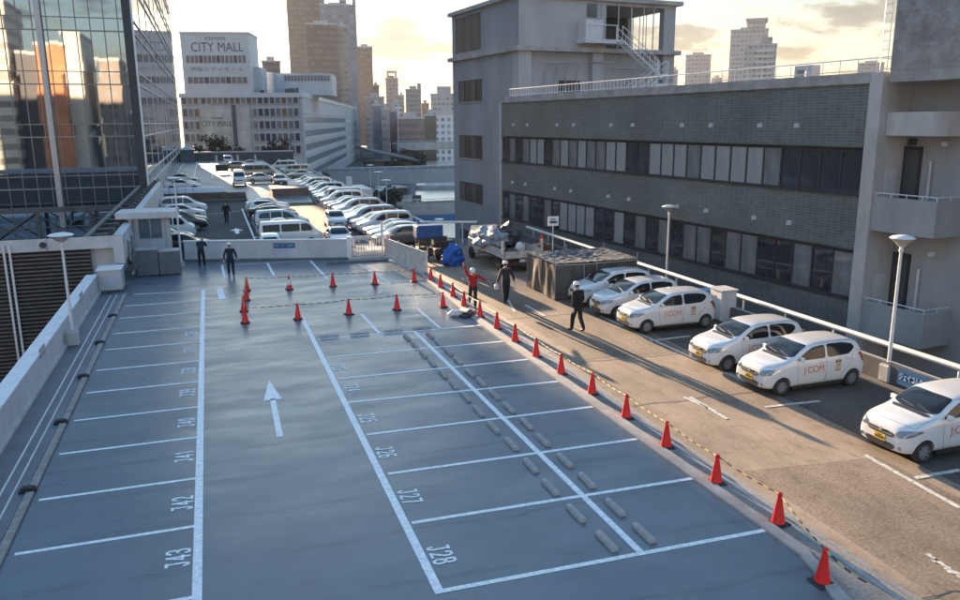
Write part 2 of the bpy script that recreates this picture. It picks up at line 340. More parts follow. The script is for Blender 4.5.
# kerb strip between deck and ramp road
b = MB()
b.prism([(9.3, -10), (9.62, -10), (9.62, 8.8), (10.3, 11.2), (10.28, 30), (10.5, 41), (10.3, 41.2), (9.9, 30), (9.95, 17.3), (10.02, 11), (9.3, 8.8)], -.012, .05)
struct(b, 'deck_kerb', concrete)
b = MB(); b.prism([(9.62, -10), (11.0, -10), (11.0, 41), (10.5, 41), (10.28, 30), (10.3, 11.2), (9.62, 8.8)], -.012, .0); struct(b, 'gutter_strip', kerbm)
b = MB()
for x0, w_, z_ in ((10.62, .10, .012), (10.86, .05, .012)): b.box((x0, -10, -.005), (x0+w_, 40.8, z_))
struct(b, 'gutter_cover', steel)

# ------------------------------------------------------------------ painted markings
def ln(p, q, w=.13): b.line(G(*p), G(*q), w, .006)
b = MB()
XL, XM = -.80, 3.36
b.line((XL, 5, 0), (XL, 41.1, 0), .17, .0055)
ys = [G(197.5, y).y for y in (596.7, 526, 478.3, 437.3, 407, 381.75, 361, 342, 327, 312.5, 301)]
for y in ys: b.line((-4.15, y, 0), (XL-.085, y, 0), .11, .006)
b.line(G(134, 294.5), G(220, 289.5), .1, .006); b.line(G(220, 288.7), G(222.5, 299.5), .3, .007)
b.line(G(440, 593.5), G(302.5, 318), .17, .0055)
b.line(G(640, 551.7), G(414, 331), .15, .0055)
for p, q in (((440, 591.5), (775, 528.5)), ((411.7, 523), (702, 477)), ((388, 474), (645, 438)), ((366.7, 434.7), (600, 406)), ((346.7, 402.7), (563, 381)), ((337.5, 379), (532.5, 359)), ((326, 357.5), (507.5, 341)), ((317.5, 339.5), (486, 325))): ln(p, q, .12)
ln((361, 314), (380, 334)); ln((417.5, 309), (440, 328)); ln((310, 260.5), (327.5, 279)); ln((359, 264), (391, 284)); ln((267, 262.5), (274, 275.5)); ln((222, 265), (225, 279.5))
ln((222, 265.5), (310, 260.5), .1); ln((225, 279), (352, 275.3), .1); ln((318, 314), (398, 306), .09)
# white arrow on the aisle
g1, g2 = G(280, 437), G(269, 380); ax = (g2-g1).normalized(); nx = Vector((-ax.y, ax.x, 0)); Lr = (g2-g1).length
def pt(a, c): v = g1+ax*a+nx*c; return (v.x, v.y, .007)
b.quad(pt(0, -.08), pt(0, .08), pt(Lr*.62, .08), pt(Lr*.62, -.08)); b.add([pt(Lr*.60, -.27), pt(Lr, 0), pt(Lr*.60, .27)], [(0, 1, 2)])
struct(b, 'deck_line_markings', line_paint)
b = MB()
ln((690, 397), (727, 419), .12); b.line(G(684, 397), G(707, 408), .12, .006); ln((395+130, 305), (545, 316), .12)
b.line(G(865, 455), G(960, 508), .13, .006); b.line(G(600, 316), G(746, 382), .12, .006)
for p, q in (((737, 320+26), (700, 350)), ((820, 401), (765, 407)), ((960, 470), (915, 478)), ((690, 336), (650, 341)), ((640, 306), (610, 312))): ln(p, q, .13)
b.line(G(508, 300), G(515, 312), .1, .006)
struct(b, 'road_line_markings', worn_paint)
b = MB(); c = G(944, 566)
for k in range(9):
    ox, oy, r_ = rnd.gauss(0, .05), -.35+.09*k, rnd.uniform(.04, .10); n_ = 9
    b.add([(c.x+ox+r_*(.6+.5*rnd.random())*math.cos(6.283*i/n_), c.y+oy+r_*1.5*(.6+.5*rnd.random())*math.sin(6.283*i/n_), .006+.0006*k) for i in range(n_)], [tuple(range(n_))])
struct(b, 'spilt_white_paint', worn_paint)
# dark joints across the ramp road
b = MB()
for x_, y_, s_, l_ in ((11.05, 19.3, 15.4, 19.1), (11.05, 23.7, 15.7, 23.4), (11.05, 30.2, 15.8, 30.0), (11.05, 9.2, 15.0, 9.0)):
    pts_ = [(x_+(s_-x_)*i/12, y_+(l_-y_)*i/12+rnd.gauss(0, .03)) for i in range(13)]
    for p_, q_ in zip(pts_[:-1], pts_[1:]): b.line((*p_, 0), (*q_, 0), .035, .0035)
struct(b, 'road_joints', mat('road_joint', (.062, .082, .10), .5, var=.3, vscale=5))
GL = {'J': [[(.2, 1), (.75, 1)], [(.62, 1), (.62, .22), (.45, .03), (.2, .03), (.06, .2)]], '0': [[(.1, .15), (.1, .85), (.25, 1), (.6, 1), (.75, .85), (.75, .15), (.6, 0), (.25, 0), (.1, .15)]], '2': [[(.08, .8), (.2, 1), (.62, 1), (.76, .85), (.76, .62), (.08, .02), (.8, .02)]], '3': [[(.08, .86), (.22, 1), (.62, 1), (.75, .88), (.75, .64), (.6, .53), (.35, .53)], [(.6, .53), (.76, .4), (.76, .14), (.62, 0), (.2, 0), (.06, .14)]],
      '4': [[(.62, 0), (.62, 1), (.06, .3), (.85, .3)]], '5': [[(.74, 1), (.14, 1), (.12, .58), (.58, .6), (.76, .46), (.76, .14), (.6, 0), (.2, 0), (.06, .14)]], '6': [[(.72, .92), (.55, 1), (.25, 1), (.1, .85), (.1, .15), (.25, 0), (.6, 0), (.75, .15), (.75, .42), (.6, .56), (.1, .5)]], '7': [[(.06, 1), (.78, 1), (.36, 0)]],
      '8': [[(.25, .53), (.1, .66), (.1, .87), (.25, 1), (.6, 1), (.75, .87), (.75, .66), (.6, .53)], [(.33, .53), (.52, .53)], [(.25, .5), (.08, .38), (.08, .14), (.25, 0), (.6, 0), (.77, .14), (.77, .38), (.6, .5)]], '9': [[(.12, .08), (.3, 0), (.6, 0), (.75, .15), (.75, .85), (.6, 1), (.25, 1), (.1, .85), (.1, .6), (.25, .46), (.75, .5)]], '1': [[(.2, .8), (.45, 1), (.45, 0)]]}
def numtext(t, px, py, rzd, H_=.40):
    c = G(px, py); W_ = H_*.47; st = H_*.145; b_ = MB(); M_ = Matrix.Translation((c.x, c.y, .0075))@Matrix.Rotation(rzd, 4, 'Z'); lay = 0
    for i, ch in enumerate(t):
        for pl in GL[ch]:
            P_ = [Vector(((i-1.5)*W_*1.28+x*W_+.06, (y-.5)*H_, 0)) for x, y in pl]
            for p_, q_ in zip(P_[:-1], P_[1:]):
                d_ = (q_-p_).normalized(); n_ = Vector((-d_.y, d_.x, 0))*st/2; e_ = d_*st*.42; z_ = Vector((0, 0, .00012*(lay % 9))); lay += 1
                b_.add([M_@(v+z_) for v in (p_-e_-n_, q_+e_-n_, q_+e_+n_, p_-e_+n_)], [(0, 1, 2, 3)])
    tag(b_.build('stall_number', line_paint), kind='structure')
for t, p in (('J28', (441, 554)), ('J27', (409.5, 496)), ('J26', (385.5, 452)), ('J25', (367, 418)), ('J24', (351.5, 387.5)), ('J23', (338.5, 367))): numtext(t, *p, R(-90))
for t, p in (('J43', (178, 559)), ('J42', (182.5, 504)), ('J41', (184.5, 457)), ('J40', (186.5, 423)), ('J39', (187.5, 393)), ('J38', (188.5, 371)), ('J37', (190, 350.5)), ('J36', (191, 334))): numtext(t, *p, R(90))

# ================================================================== left edge: gutter, kerb blocks, white parapet, lamp
b = MB()
b.box((-5.55, -8, -.02), (-4.5, 41.4, .03)); struct(b, 'side_gutter', mat('gutter_gray', (.12, .135, .16), .5, var=.25, vscale=1, bump=.2, bscale=12))
b = MB(); b.box((-5.02, -8, .02), (-4.98, 41.0, .055)); b.box((-4.75, -8, .02), (-4.72, 41.0, .07)); struct(b, 'gutter_rail', steel_white)
gk = 'low concrete kerb blocks along the left gutter'
ends = [8.4] + [G(x, y).y for x, y in ((31, 492), (62.7, 424), (85, 378), (100, 344), (113, 317))] + [41.2]
posn = ['nearest', 'second nearest', 'third', 'fourth', 'fifth', 'farthest']
for i in range(len(ends)-1):
    b = MB(); b.bbox((-.08, ends[i]+.12, 0), (.10, ends[i+1]-.12, .07), .02)
    o = b.build('kerb_block', mat('kerb_block_paint', (.30, .27, .25), .8, var=.3, vscale=5)); o.location = (-4.4, 0, .002)
    tag(o, f'brownish concrete kerb block beside the left gutter, {posn[i]} of six from the camera', 'kerb block', gk)
gp = 'black rubber pads between the kerb blocks'
for i in range(1, len(ends)-1):
    b = MB(); b.prism([(-.17, -.13), (.14, -.13), (.18, .0), (.14, .13), (-.17, .13)], 0, .06); b.prism([(-.12, -.09), (.10, -.09), (.12, 0), (.10, .09), (-.12, .09)], .058, .10)
    o = b.build('rubber_pad', black_rubber); o.location = (-4.45, ends[i], .032)
    tag(o, f'black rubber pad bridging kerb blocks at the left gutter, {posn[i-1] if i < 5 else "farthest"} of the five', 'rubber pad', gp)
# white parapet
th_l = math.atan2(.32, 41.4-23)*.6
w = empty('parapet_wall', (0, 0, 0), 0, 'long low white parapet wall along the left edge of the blue deck', 'parapet wall')
part('wall', panel_white, w, lambda b: b.box((-6.02, -8, -.7), (-5.62, 41.9, .92)))
part('coping', white_paint, w, lambda b: (b.box((-6.08, -8, .92), (-5.60, 41.9, .97)),))
part('base_strip', conc_light, w, lambda b: b.box((-5.62, -8, .0), (-5.52, 41.9, .12)))
for i, (x, y) in enumerate(((42, 351), (81, 296))):
    g = PX(x, y, -5.62)
    part('vent_plate', steel, w, lambda b: (b.box((-5.62, g.y-.45, g.z-.16), (-5.607, g.y+.45, g.z+.16)), [b.box((-5.607, g.y-.4, g.z-.12+.06*k), (-5.60, g.y+.4, g.z-.10+.06*k)) for k in range(5)]))
part('end_box', panel_white, w, lambda b: (b.box((-5.60, 42.0, 0.12), (-4.55, 43.3, 1.1)),))
part('end_box_lid', white_paint, w, lambda b: b.box((-5.68, 41.93, 1.1), (-4.5, 43.36, 1.15)))
part('end_box_plinth', conc_dark, w, lambda b: b.box((-5.60, 41.96, 0), (-4.48, 43.3, .12)))

def street_lamp(name, loc, h, r, lean, label, group, base=True, tip=0):
    """round dish lamp on a thin pole"""
    w = empty(name, loc, 0, label, 'street lamp', group)
    if base: part('base', conc_light, w, lambda b: (b.bbox((-.2, -.2, 0), (.2, .2, .55), .04), b.box((-.14, -.14, .55), (.14, .14, .58))))
    part('pole', steel_white, w, lambda b: b.tube([(0, 0, .3 if base else 0), (lean*.5, 0, h*.5), (lean, 0, h-.42)], [.06, .052, .045], 10), smooth=True)
    part('neck', steel_white, w, lambda b: b.lathe([(.045, h-.45), (.07, h-.42), (.05, h-.3), (.12, h-.24)], (lean, 0, 0), 12), smooth=30)
    part('glass_bowl', mat('lamp_bowl', (.75, .7, .6), .25, spec=.6, trans=.4), w, lambda b: b.lathe([(.13, h-.24), (r*.6, h-.14), (r, h-.03)], (lean, 0, 0), 24), smooth=30)
    part('shade', white_paint, w, lambda b: b.lathe([(r, h-.03), (r*1.05, h-.015), (r*.85, h+.03), (r*.43, h+.065), (.02, h+.075)], (lean, 0, 0), 24), smooth=30)
    return w
lg = 'dish shaped street lamps on the car park'
street_lamp('street_lamp', (-5.33, 32.0, .03), 4.15, .42, 0, 'white dish lamp with grey stone base beside the left white parapet', lg)
g = G(887, 381); street_lamp('street_lamp', (g.x, g.y, 0), 4.55, .35, 0, 'tall white dish lamp nearest the camera beside the blue wall sign', lg)
g = G(666.5, 278.5); street_lamp('street_lamp', (g.x, g.y, 0), 3.75, .38, 0, 'white dish lamp behind the three parked hatchbacks near the dark tiled building', lg, base=False)

# ================================================================== cones and striped ropes
cone_red = mat('cone_red', (.78, .02, .02), .38, spec=.4, var=.1, vscale=3); cone_base = mat('cone_base', (.035, .03, .03), .7, var=.3, vscale=6)
cone_red.node_tree.nodes['Principled BSDF'].inputs['Subsurface Weight'].default_value = 0
def make_cone(band=False):
    w = empty('traffic_cone', (0, 0, 0))
    part('base', cone_base, w, lambda b: (b.bbox((-.19, -.19, 0), (.19, .19, .035), .015), b.bbox((-.15, -.15, .035), (.15, .15, .055), .01)))
    part('cone_body', cone_red, w, lambda b: b.lathe([(.145, .05), (.14, .07), (.13, .1), (.035, .66), (.03, .70), (.012, .705)], (0, 0, 0), 20), smooth=35)
    part('collar', cone_red, w, lambda b: b.lathe([(.05, .63), (.055, .64), (.055, .665), (.045, .68)], (0, 0, 0), 16), smooth=35)
    if band: part('white_band', white_paint, w, lambda b: b.lathe([(.108, .25), (.112, .25), (.064, .52), (.06, .52)], (0, 0, 0), 20), smooth=35)
    return w
CN = {}
mainrow = [(822, 583), (778, 524), (716, 483), (666, 447), (626, 418), (592, 394), (561, 374), (536, 357), (515, 342), (497, 329), (480, 317), (464, 306.5), (453, 297), (440.5, 288), (431, 280.5)]
lab_main = ['red cone nearest the camera, where the dark kerb bends', 'red cone second from the camera on the kerb line', 'red cone at the right end of the second deck line from the front', 'red cone fourth from the camera on the kerb line', 'red cone at the right end of the fourth deck line from the front', 'red cone sixth from the camera on the kerb line', 'red cone seventh from the camera on the kerb line', 'red cone eighth from the camera on the kerb line', 'red cone ninth from the camera, beside the walking man in black', 'red cone tenth from the camera on the kerb line', 'red cone just right of the rubbish pile on the kerb', 'red cone just behind the rubbish pile on the kerb', 'red cone left of the worker in red on the kerb line', 'red cone two from the far end of the kerb line', 'red cone at the far end of the kerb line beside the sunlit panel']
src = make_cone(); first = True
def put_cone(px, py, lab, grp, s=1):
    global first
    g = G(px, py); 
    if first: o = src; first = False; o.location = (g.x, g.y, 0); o['label'] = lab; o['group'] = grp; o['category'] = 'traffic cone'
    else: o = copy_tree(src, None, (g.x, g.y, 0), rnd.uniform(-.3, .3), lab, grp)
    o.rotation_euler.x = rnd.uniform(-.02, .02); return g
gm = 'red cones in the long row along the kerb'
mp_ = []
for (x, y), l in zip(mainrow, lab_main): mp_.append(put_cone(x, y, l, gm))
gb = 'red cones on the blue deck'
back = [(414, 281.5, 'red sunlit cone on the deck in front of the bright panel'), (375, 284.5, 'red cone in the back roped row, second from its right end'), (333, 286.5, 'red cone in the middle of the back roped row'), None, (247, 291, 'red cone at the left end of the back roped row')]
bp_ = []
for t in back:
    if t is None:
        g = G(289.5, 289.5); o = make_cone(True); o.location = (g.x, g.y, 0); tag(o, 'red cone with a broad white band in the back roped row', 'traffic cone', gb); bp_.append(g)
    else: bp_.append(put_cone(*t, gb))
fr_ = [put_cone(*t, gb) for t in ((443, 307, 'red cone on the deck beside the rubbish pile, ending the front roped row'), (397, 310, 'red cone in the front roped row, second from its right end'), (349, 314.5, 'red cone in the middle of the front roped row'), (298, 319.5, 'red cone in the front roped row where the long line begins'), (245.3, 323, 'red cone at the left front corner of the roped area'))]
lf_ = [put_cone(*t, gb) for t in ((246.3, 300.5, 'red cone second from the back in the tight left column of cones'), (244, 311.5, 'red cone second from the front in the tight left column of cones'))]
rope_b = mat('rope_black', (.03, .03, .03), .6); rope_y = mat('rope_yellow', (.62, .48, .16), .55)
def rope(pts, label, sag=.06, z=.66):
    b = MB(); k = 0
    for p, q in zip(pts[:-1], pts[1:]):
        n = max(4, int((q-p).length/.16))
        for i in range(n):
            a, c = i/n, (i+1)/n
            A = p.lerp(q, a); B = p.lerp(q, c); A.z = z-sag*4*a*(1-a); B.z = z-sag*4*c*(1-c)
            b.tube([A, B], .016, 6, k % 2); k += 1
    tag(b.build('striped_rope', [rope_b, rope_y]), label, 'rope', 'striped ropes strung on the cones')
end = G(862, 618)
rope([Vector((end.x, end.y, 0))]+mp_, 'long black and yellow rope running over the cones along the kerb', .05)
rope(bp_, 'black and yellow rope on the back row of cones', .05); rope(fr_+[lf_[1], lf_[0], bp_[-1]], 'black and yellow rope on the front row and left column of cones', .05)

# ================================================================== concrete wheel stops
def wheelstop():
    b = MB(); L2 = .35
    prof = [(-.075, 0), (-.072, .06), (-.05, .095), (.05, .095), (.072, .06), (.075, 0)]
    vs = [(-L2, p[0], p[1]) for p in prof]+[(-L2+.03 if p[1] > .1 else -L2, p[0], p[1]) for p in prof]+[(L2-.03 if p[1] > .1 else L2, p[0], p[1]) for p in prof]
    vs = [(-L2+(.03 if p[1] > .1 else 0), p[0], p[1]) for p in prof]+[(L2-(.03 if p[1] > .1 else 0), p[0], p[1]) for p in prof]
    b.add(vs, [(0, 1, 2, 3, 4, 5)[::-1], (6, 7, 8, 9, 10, 11)]+[(i, i+1, i+7, i+6) for i in range(5)]+[(5, 0, 6, 11)])
    return b.mesh('wheel_stop', mat('wheel_stop_concrete', (.36, .355, .35), .8, var=.3, vscale=7, bump=.3, bscale=40))
wsm = wheelstop()
ORD = 'first second third fourth fifth sixth seventh eighth ninth tenth eleventh twelfth thirteenth fourteenth'.split()
def ws(pts, rz, side, grp):
    for i, (x, y) in enumerate(pts):
        g = G(x, y); o = bpy.data.objects.new('wheel_stop', wsm); COL.objects.link(o); o.location = (g.x, g.y, .003); o.rotation_euler = (0, 0, rz+rnd.uniform(-.02, .02))
        tag(o, f'grey wheel stop {side}, {ORD[i]} from camera', 'wheel stop', grp)
ws([(606.7, 543), (576, 515), (550.7, 489), (530.7, 467), (511.7, 445.5), (494, 429), (479, 412.5), (466, 398), (454, 386), (443, 375), (432.5, 364), (423.5, 355), (415, 346), (407, 338)], R(90), 'left of the middle deck line', 'wheel stops left of the middle line')
ws([(644, 535), (615, 509), (586.7, 482), (565, 462), (543, 441.5), (526.7, 425), (509, 409), (494.5, 396), (481, 383.5), (470, 374), (458, 362), (448.5, 353), (439, 344), (430, 336)], R(90), 'right of the middle deck line', 'wheel stops right of the middle line')
for (x, y), l in zip(((329.5, 337.5), (360, 335), (393, 332), (422, 329)), ('leftmost', 'second from the left', 'second from the right', 'rightmost')):
    g = G(x, y); o = bpy.data.objects.new('wheel_stop', wsm); COL.objects.link(o); o.location = (g.x, g.y, .003); tag(o, f'grey wheel stop lying crosswise on the deck, {l} of four', 'wheel stop', 'crosswise wheel stops')
b = MB(); b.box((G(327, 265).x, 46.0, 0), (G(391, 261).x, 46.3, .12)); tag(b.build('stop_beam', gray_box), 'long dark grey low beam lying across the deck before the white fence', 'beam')
# ================================================================== tiled building on the right (local x = depth into it, y = along the facade away from the camera)
PHI = R(5.86)
tile = brickmat('facade_tile', (.112, .130, .130), (.22, .24, .24), .34, .115, .008, .35, axes='yz', var=.16)
tb = empty('tiled_building', (24, 24, 0), PHI, 'long dark tiled office building with two ribbon windows and roof railing', 'building')
def fbox(b, o0, o1, s0, s1, z0, z1, mi=0): b.box((o0, s0, z0), (o1, s1, z1), mi)
SL, SR = 32.7, .8
part('tiled_wall', tile, tb, lambda b: [fbox(b, 0, 14, SR, SL, *z) for z in ((-12, 1.02), (2.99, 5.16), (6.98, 9.35))])
part('window_backing', conc_dark, tb, lambda b: [fbox(b, .4, 14, SR, SL, *z) for z in ((1.02, 2.99), (5.16, 6.98))])
part('parapet', concrete, tb, lambda b: (fbox(b, -.12, .35, SR-.02, SL+.1, 9.35, 9.75), fbox(b, .35, 14, SR-.02, SL+.1, 9.35, 9.5)))
part('edge_trim', conc_light, tb, lambda b: (fbox(b, -.05, .3, SL, SL+.32, -12, 9.35),))
part('sill', dark_metal, tb, lambda b: [fbox(b, -.07, .12, SR+.01, SL-.01, z-.09, z) for z in (1.02, 5.16)]+[fbox(b, -.04, .12, SR+.01, SL-.01, z, z+.05) for z in (2.99-.06, 6.98-.06)])
g_blind = mat('window_blind', (.29, .31, .315), .10, var=.12, vscale=1.0, spec=.8, stretch=(1, 4, .5)); g_blind2 = mat('window_blind_dim', (.17, .18, .19), .08, var=.25, vscale=1.0, spec=.8, stretch=(1, 3, .8)); g_dk = mat('window_dark', (.03, .04, .055), .05, var=.5, vscale=.8, spec=.9)
nW = 30; wv = (SL-.1-SR)/nW
def mkwin(z0, z1, kind):
    h = z1-z0-.11; b = MB(); e = .05
    b.box((0, 0, 0), (.12, e, h)); b.box((0, wv-e*.4, 0), (.12, wv, h)); b.box((.02, e, 0), (.1, wv-e*.4, .05)); b.box((.02, e, h-.05), (.1, wv-e*.4, h))
    fr = b.build('window', dark_metal, tb); p = MB(); p.box((.05, e, .05), (.09, wv-e*.4, h-.05)); p.build('pane', kind, fr)
    return fr
for ri, (z0, z1) in enumerate(((5.16, 6.98), (1.02, 2.99))):
    kinds = {}
    for k in range(nW):
        s0 = SR+k*wv
        if ri == 0: m_ = g_dk if (k < 4 or k in (13, 14, 27, 23) or k > 28) else (g_blind2 if k in (4, 9, 17, 18, 20, 22, 26, 28) else g_blind)
        else: m_ = (g_dk if k in (1, 3, 4, 7, 10) else g_blind2) if k < 12 else (g_dk if k in (12, 14, 16, 17, 22, 24, 25, 27, 29) else (g_blind if k in (19, 20, 21, 18, 15) else g_blind2))
        if m_.name not in kinds: o = mkwin(z0, z1, m_); kinds[m_.name] = o
        else: o = copy_tree(kinds[m_.name], tb)
        o.location = (.02, s0, z0+.0)
# vents
def vent():
    b = MB(); b.lathe([(.10, 0), (.10, -.12)], (0, 0, 0), 14, ax='x')
    b.add([(-.16, .10*math.cos(t), .10*math.sin(t)) for t in [math.pi*k/8 for k in range(9)]]+[(0, .11*math.cos(t), .11*math.sin(t)) for t in [math.pi*k/8 for k in range(9)]]+[(-.16, -.1, -.12), (-.16, .1, -.12), (0, -.11, -.12), (0, .11, -.12)],
          [(i, i+1, i+10, i+9) for i in range(8)]+[tuple(range(9))+(9+9,)[:0]]+[(8, 18, 20, 17), (0, 9, 21, 19), (0, 19, 18, 8)])
    return b.mesh('vent_hood', panel_white, 40)
vm = vent(); vm.transform(Matrix.Scale(.85, 4))
D2 = Vector((-math.sin(PHI), math.cos(PHI), 0)); N2 = Vector((math.cos(PHI), math.sin(PHI), 0)); O2 = Vector((24, 24, 0)); C0 = Vector((0, 0, CAMZ))
def Fc(x, y, off=0):
    d = ray(x, y); t = ((O2+N2*off)-C0).dot(N2)/N2.dot(d); P = C0+d*t; return (P-O2).dot(D2), P.z
for x, y in [(514, 125), (528, 125), (558, 125), (574.5, 125), (612, 124.5), (633.5, 124.5), (683, 124), (712, 124), (761, 124), (798, 124), (513, 182), (526, 184), (555.5, 188.5), (571.5, 191), (609, 197), (629.5, 200), (678, 207), (707, 211), (755, 218), (790, 223)]:
    s, z = Fc(x, y); o = bpy.data.objects.new('vent_hood', vm); COL.objects.link(o); o.parent = tb; o.location = (0, s, 7.8 if y < 150 else 3.7)
def rail(b):
    for z in (10.28, 10.05) if False else (10.28,): b.tube([(.15, -.1, z), (.15, SL-1, z)], .03, 6)
    b.tube([(.15, -.1, 9.85), (.15, SL-1, 9.85)], .018, 6)
    s = -.1
    while s < SL-1:
        b.tube([(.15, s, 9.7), (.15, s, 10.28)], .016, 5, caps=False); s += .85 if s < 14 else .36
part('roof_railing', steel_white, tb, rail)
# things on the flat roof
o = empty('roof_unit', (24, 24, 0), PHI, 'small open white frame box seen through the roof railing by the right tower', 'roof unit')
s, z = Fc(803, 68, 3)
part('casing', panel_white, o, lambda b: (b.box((3, s-.55, 9.5), (3.5, s-.2, 10.45)), b.box((3, s+.35, 9.5), (3.5, s+.5, 10.45)), b.box((3, s-.2, 10.25), (3.5, s+.35, 10.45))))
# -- stair block with balconies, right end
sb = empty('stair_block', (24, 24, 0), PHI, 'grey rendered stair block with two balconies and rough shaft at the right edge', 'building')
part('pillar', conc_light, sb, lambda b: fbox(b, -.08, 1.5, .22, .79, -12, 9.74))
part('wall', conc_wall, sb, lambda b: fbox(b, 1.5, 14, -16, .79, -12, 9.74))
rough = mat('rough_shaft', (.30, .29, .29), .95, var=.35, vscale=1.5, bump=1, bscale=4, bdist=.12)
part('shaft', rough, sb, lambda b: fbox(b, .12, 12, -16, .12, 9.76, 19))
part('roof_edge', concrete, sb, lambda b: fbox(b, .0, 1.5, -16, -.0, 9.35, 9.745))
def canopy(b):
    pts = [(.5+1.0, .2), (.3, .2), (.3, -1.7)]+[(.3+.9*(1-math.cos(t)), -1.7-.55*math.sin(t)) for t in [math.pi/2*k/6 for k in range(1, 7)]]+[(1.5, -2.25)]
    b.prism(pts[::-1], 7.42, 8.28)
part('canopy', conc_light, sb, canopy, 30)
for zt in (5.15, 1.05):
    part('balcony', conc_wall, sb, lambda b: (fbox(b, 0.0, .16, -2.45, .21, zt-1.3, zt), fbox(b, .16, 1.5, -2.45, -2.29, zt-1.3, zt), fbox(b, .16, 1.5, -2.29, .21, zt-1.3, zt-1.15)))
    def brl(b):
        b.tube([(.08, .2, zt+.14), (.08, -2.37, zt+.14), (1.45, -2.37, zt+.14)], .022, 6)
        for s in (.15, -.5, -1.15, -1.8, -2.37): b.tube([(.08, s, zt), (.08, s, zt+.14)], .018, 5)
        b.tube([(.8, -2.37, zt), (.8, -2.37, zt+.14)], .018, 5)
    part('balcony_rail', steel_white, sb, brl)
    d = part('door', mat('door_frame', (.02, .022, .026), .4), sb, lambda b: fbox(b, 1.44, 1.5, -.55, .32, zt-1.15, zt+1.85))
    part('door_glass', mat('door_glass', (.05, .06, .07), .08, spec=.9), d, lambda b: fbox(b, 1.42, 1.44, -.46, .12, zt-1.0, zt+1.7))
    part('wall_lamp', panel_white, sb, lambda b: b.lathe([(.13, 0), (.13, -.14), (.08, -.2)], (1.5, -1.45, zt+1.98), 14, ax='x'), 30)
    part('downpipe', panel_white, sb, lambda b: b.tube([(1.42, -.98, zt-1.1), (1.42, -.98, zt+1.35)], .06, 8), 40)
    part('meter_door', panel_white, sb, lambda b: fbox(b, .55, 1.1, .17, .219, zt-.9, zt+1.0))
part('vent_plate', dark_metal, sb, lambda b: fbox(b, 1.46, 1.5, -.25, .1, 7.05, 7.3))
def ladder(b):
    for s in (.55, .25): b.tube([(.1, s, 9.7), (.1, s, 14.5)], .016, 6)
    for k in range(15): b.tube([(.1, .55, 9.9+.32*k), (.1, .25, 9.9+.32*k)], .010, 5)
    for z in (10.2, 12.6): b.tube([(.1, .25, z), (.14, .12, z)], .02, 5)
o = empty('roof_ladder', (24, 24, 0), PHI, 'pale steel ladder standing on the roof beside the rough shaft', 'ladder'); part('ladder_frame', steel_white, o, ladder)

# -- grey corner tower behind
ct = empty('corner_tower', (24, 24, 0), PHI, 'tall blue grey rendered corner tower with ledge and open rooftop room', 'building')
A0, A1, S0, S1 = 1.5, 15.6, 32.95, 45.6
blue_r = mat('blue_render', (.27, .285, .315), .8, var=.18, vscale=.5, bump=.15, bscale=8, stretch=(1, 1, .3)); blue_r2 = mat('pale_render', (.35, .352, .36), .8, var=.16, vscale=.4, bump=.15, bscale=8, stretch=(1, 1, .3))
part('wall', blue_r, ct, lambda b: fbox(b, A0, A1, S0+.9, S1, -12, 13.1))
part('front_wall', blue_r2, ct, lambda b: (fbox(b, A0+.002, A1-.002, S0+.5, S0+.9, 9.4, 13.1), fbox(b, A0+.002, 2.6, S0, S0+.5, 9.4, 13.1), fbox(b, 7.9, 8.9, S0, S0+.5, 9.4, 13.1), fbox(b, 14.5, A1-.002, S0, S0+.5, 9.4, 13.1), fbox(b, A0+.002, 3, S0-.5+.5, S0+.9, -12, 9.4)))
part('ledge', concrete, ct, lambda b: (fbox(b, A0-.35, A1+.35, S0-.4, S1+.35, 13.1, 13.42),))
part('upper_wall', blue_r, ct, lambda b: (fbox(b, A0, 8.95, S0+.05, S1, 13.42, 16.85), fbox(b, 8.95, A1, 39.4, S1, 13.42, 16.85)))
part('upper_front', blue_r2, ct, lambda b: (fbox(b, A0+.01, 9.0, S0-.05, S0+.05, 13.42, 16.85), fbox(b, 14.45, A1-.05, S0, S0+.6, 13.42, 16.6), fbox(b, A1-.5, A1-.05, 38.9, 39.4, 13.42, 16.6)))
part('roof_slab', concrete, ct, lambda b: (fbox(b, A0-.3, A1+.4, S0-.35, S1+.3, 16.85, 17.15), fbox(b, 8.95, A1-.04, S0, 39.4, 16.6, 16.85)))
part('room_back', dark_metal, ct, lambda b: (fbox(b, 8.95, A1-.6, 39.3, 39.39, 13.42, 16.6), fbox(b, 8.952, 9.05, S0+.06, 39.3, 13.42, 16.6)))
def glz(b):
    for k in range(7): b.box((15.3, S0+.7+k*.95, 13.42), (15.36, S0+.75+k*.95, 16.6))
    for o_ in (10.2, 11.4, 12.55, 13.5): b.box((o_, S0+.1, 13.42), (o_+.05, S0+.16, 16.6))
part('glazing_bar', alu, ct, glz)
g_tw = mat('tower_window_dark', (.035, .04, .05), .35, var=.4, vscale=2, spec=.3); g_tw2 = mat('tower_window_dim', (.08, .085, .09), .4, var=.3, vscale=2, spec=.3)
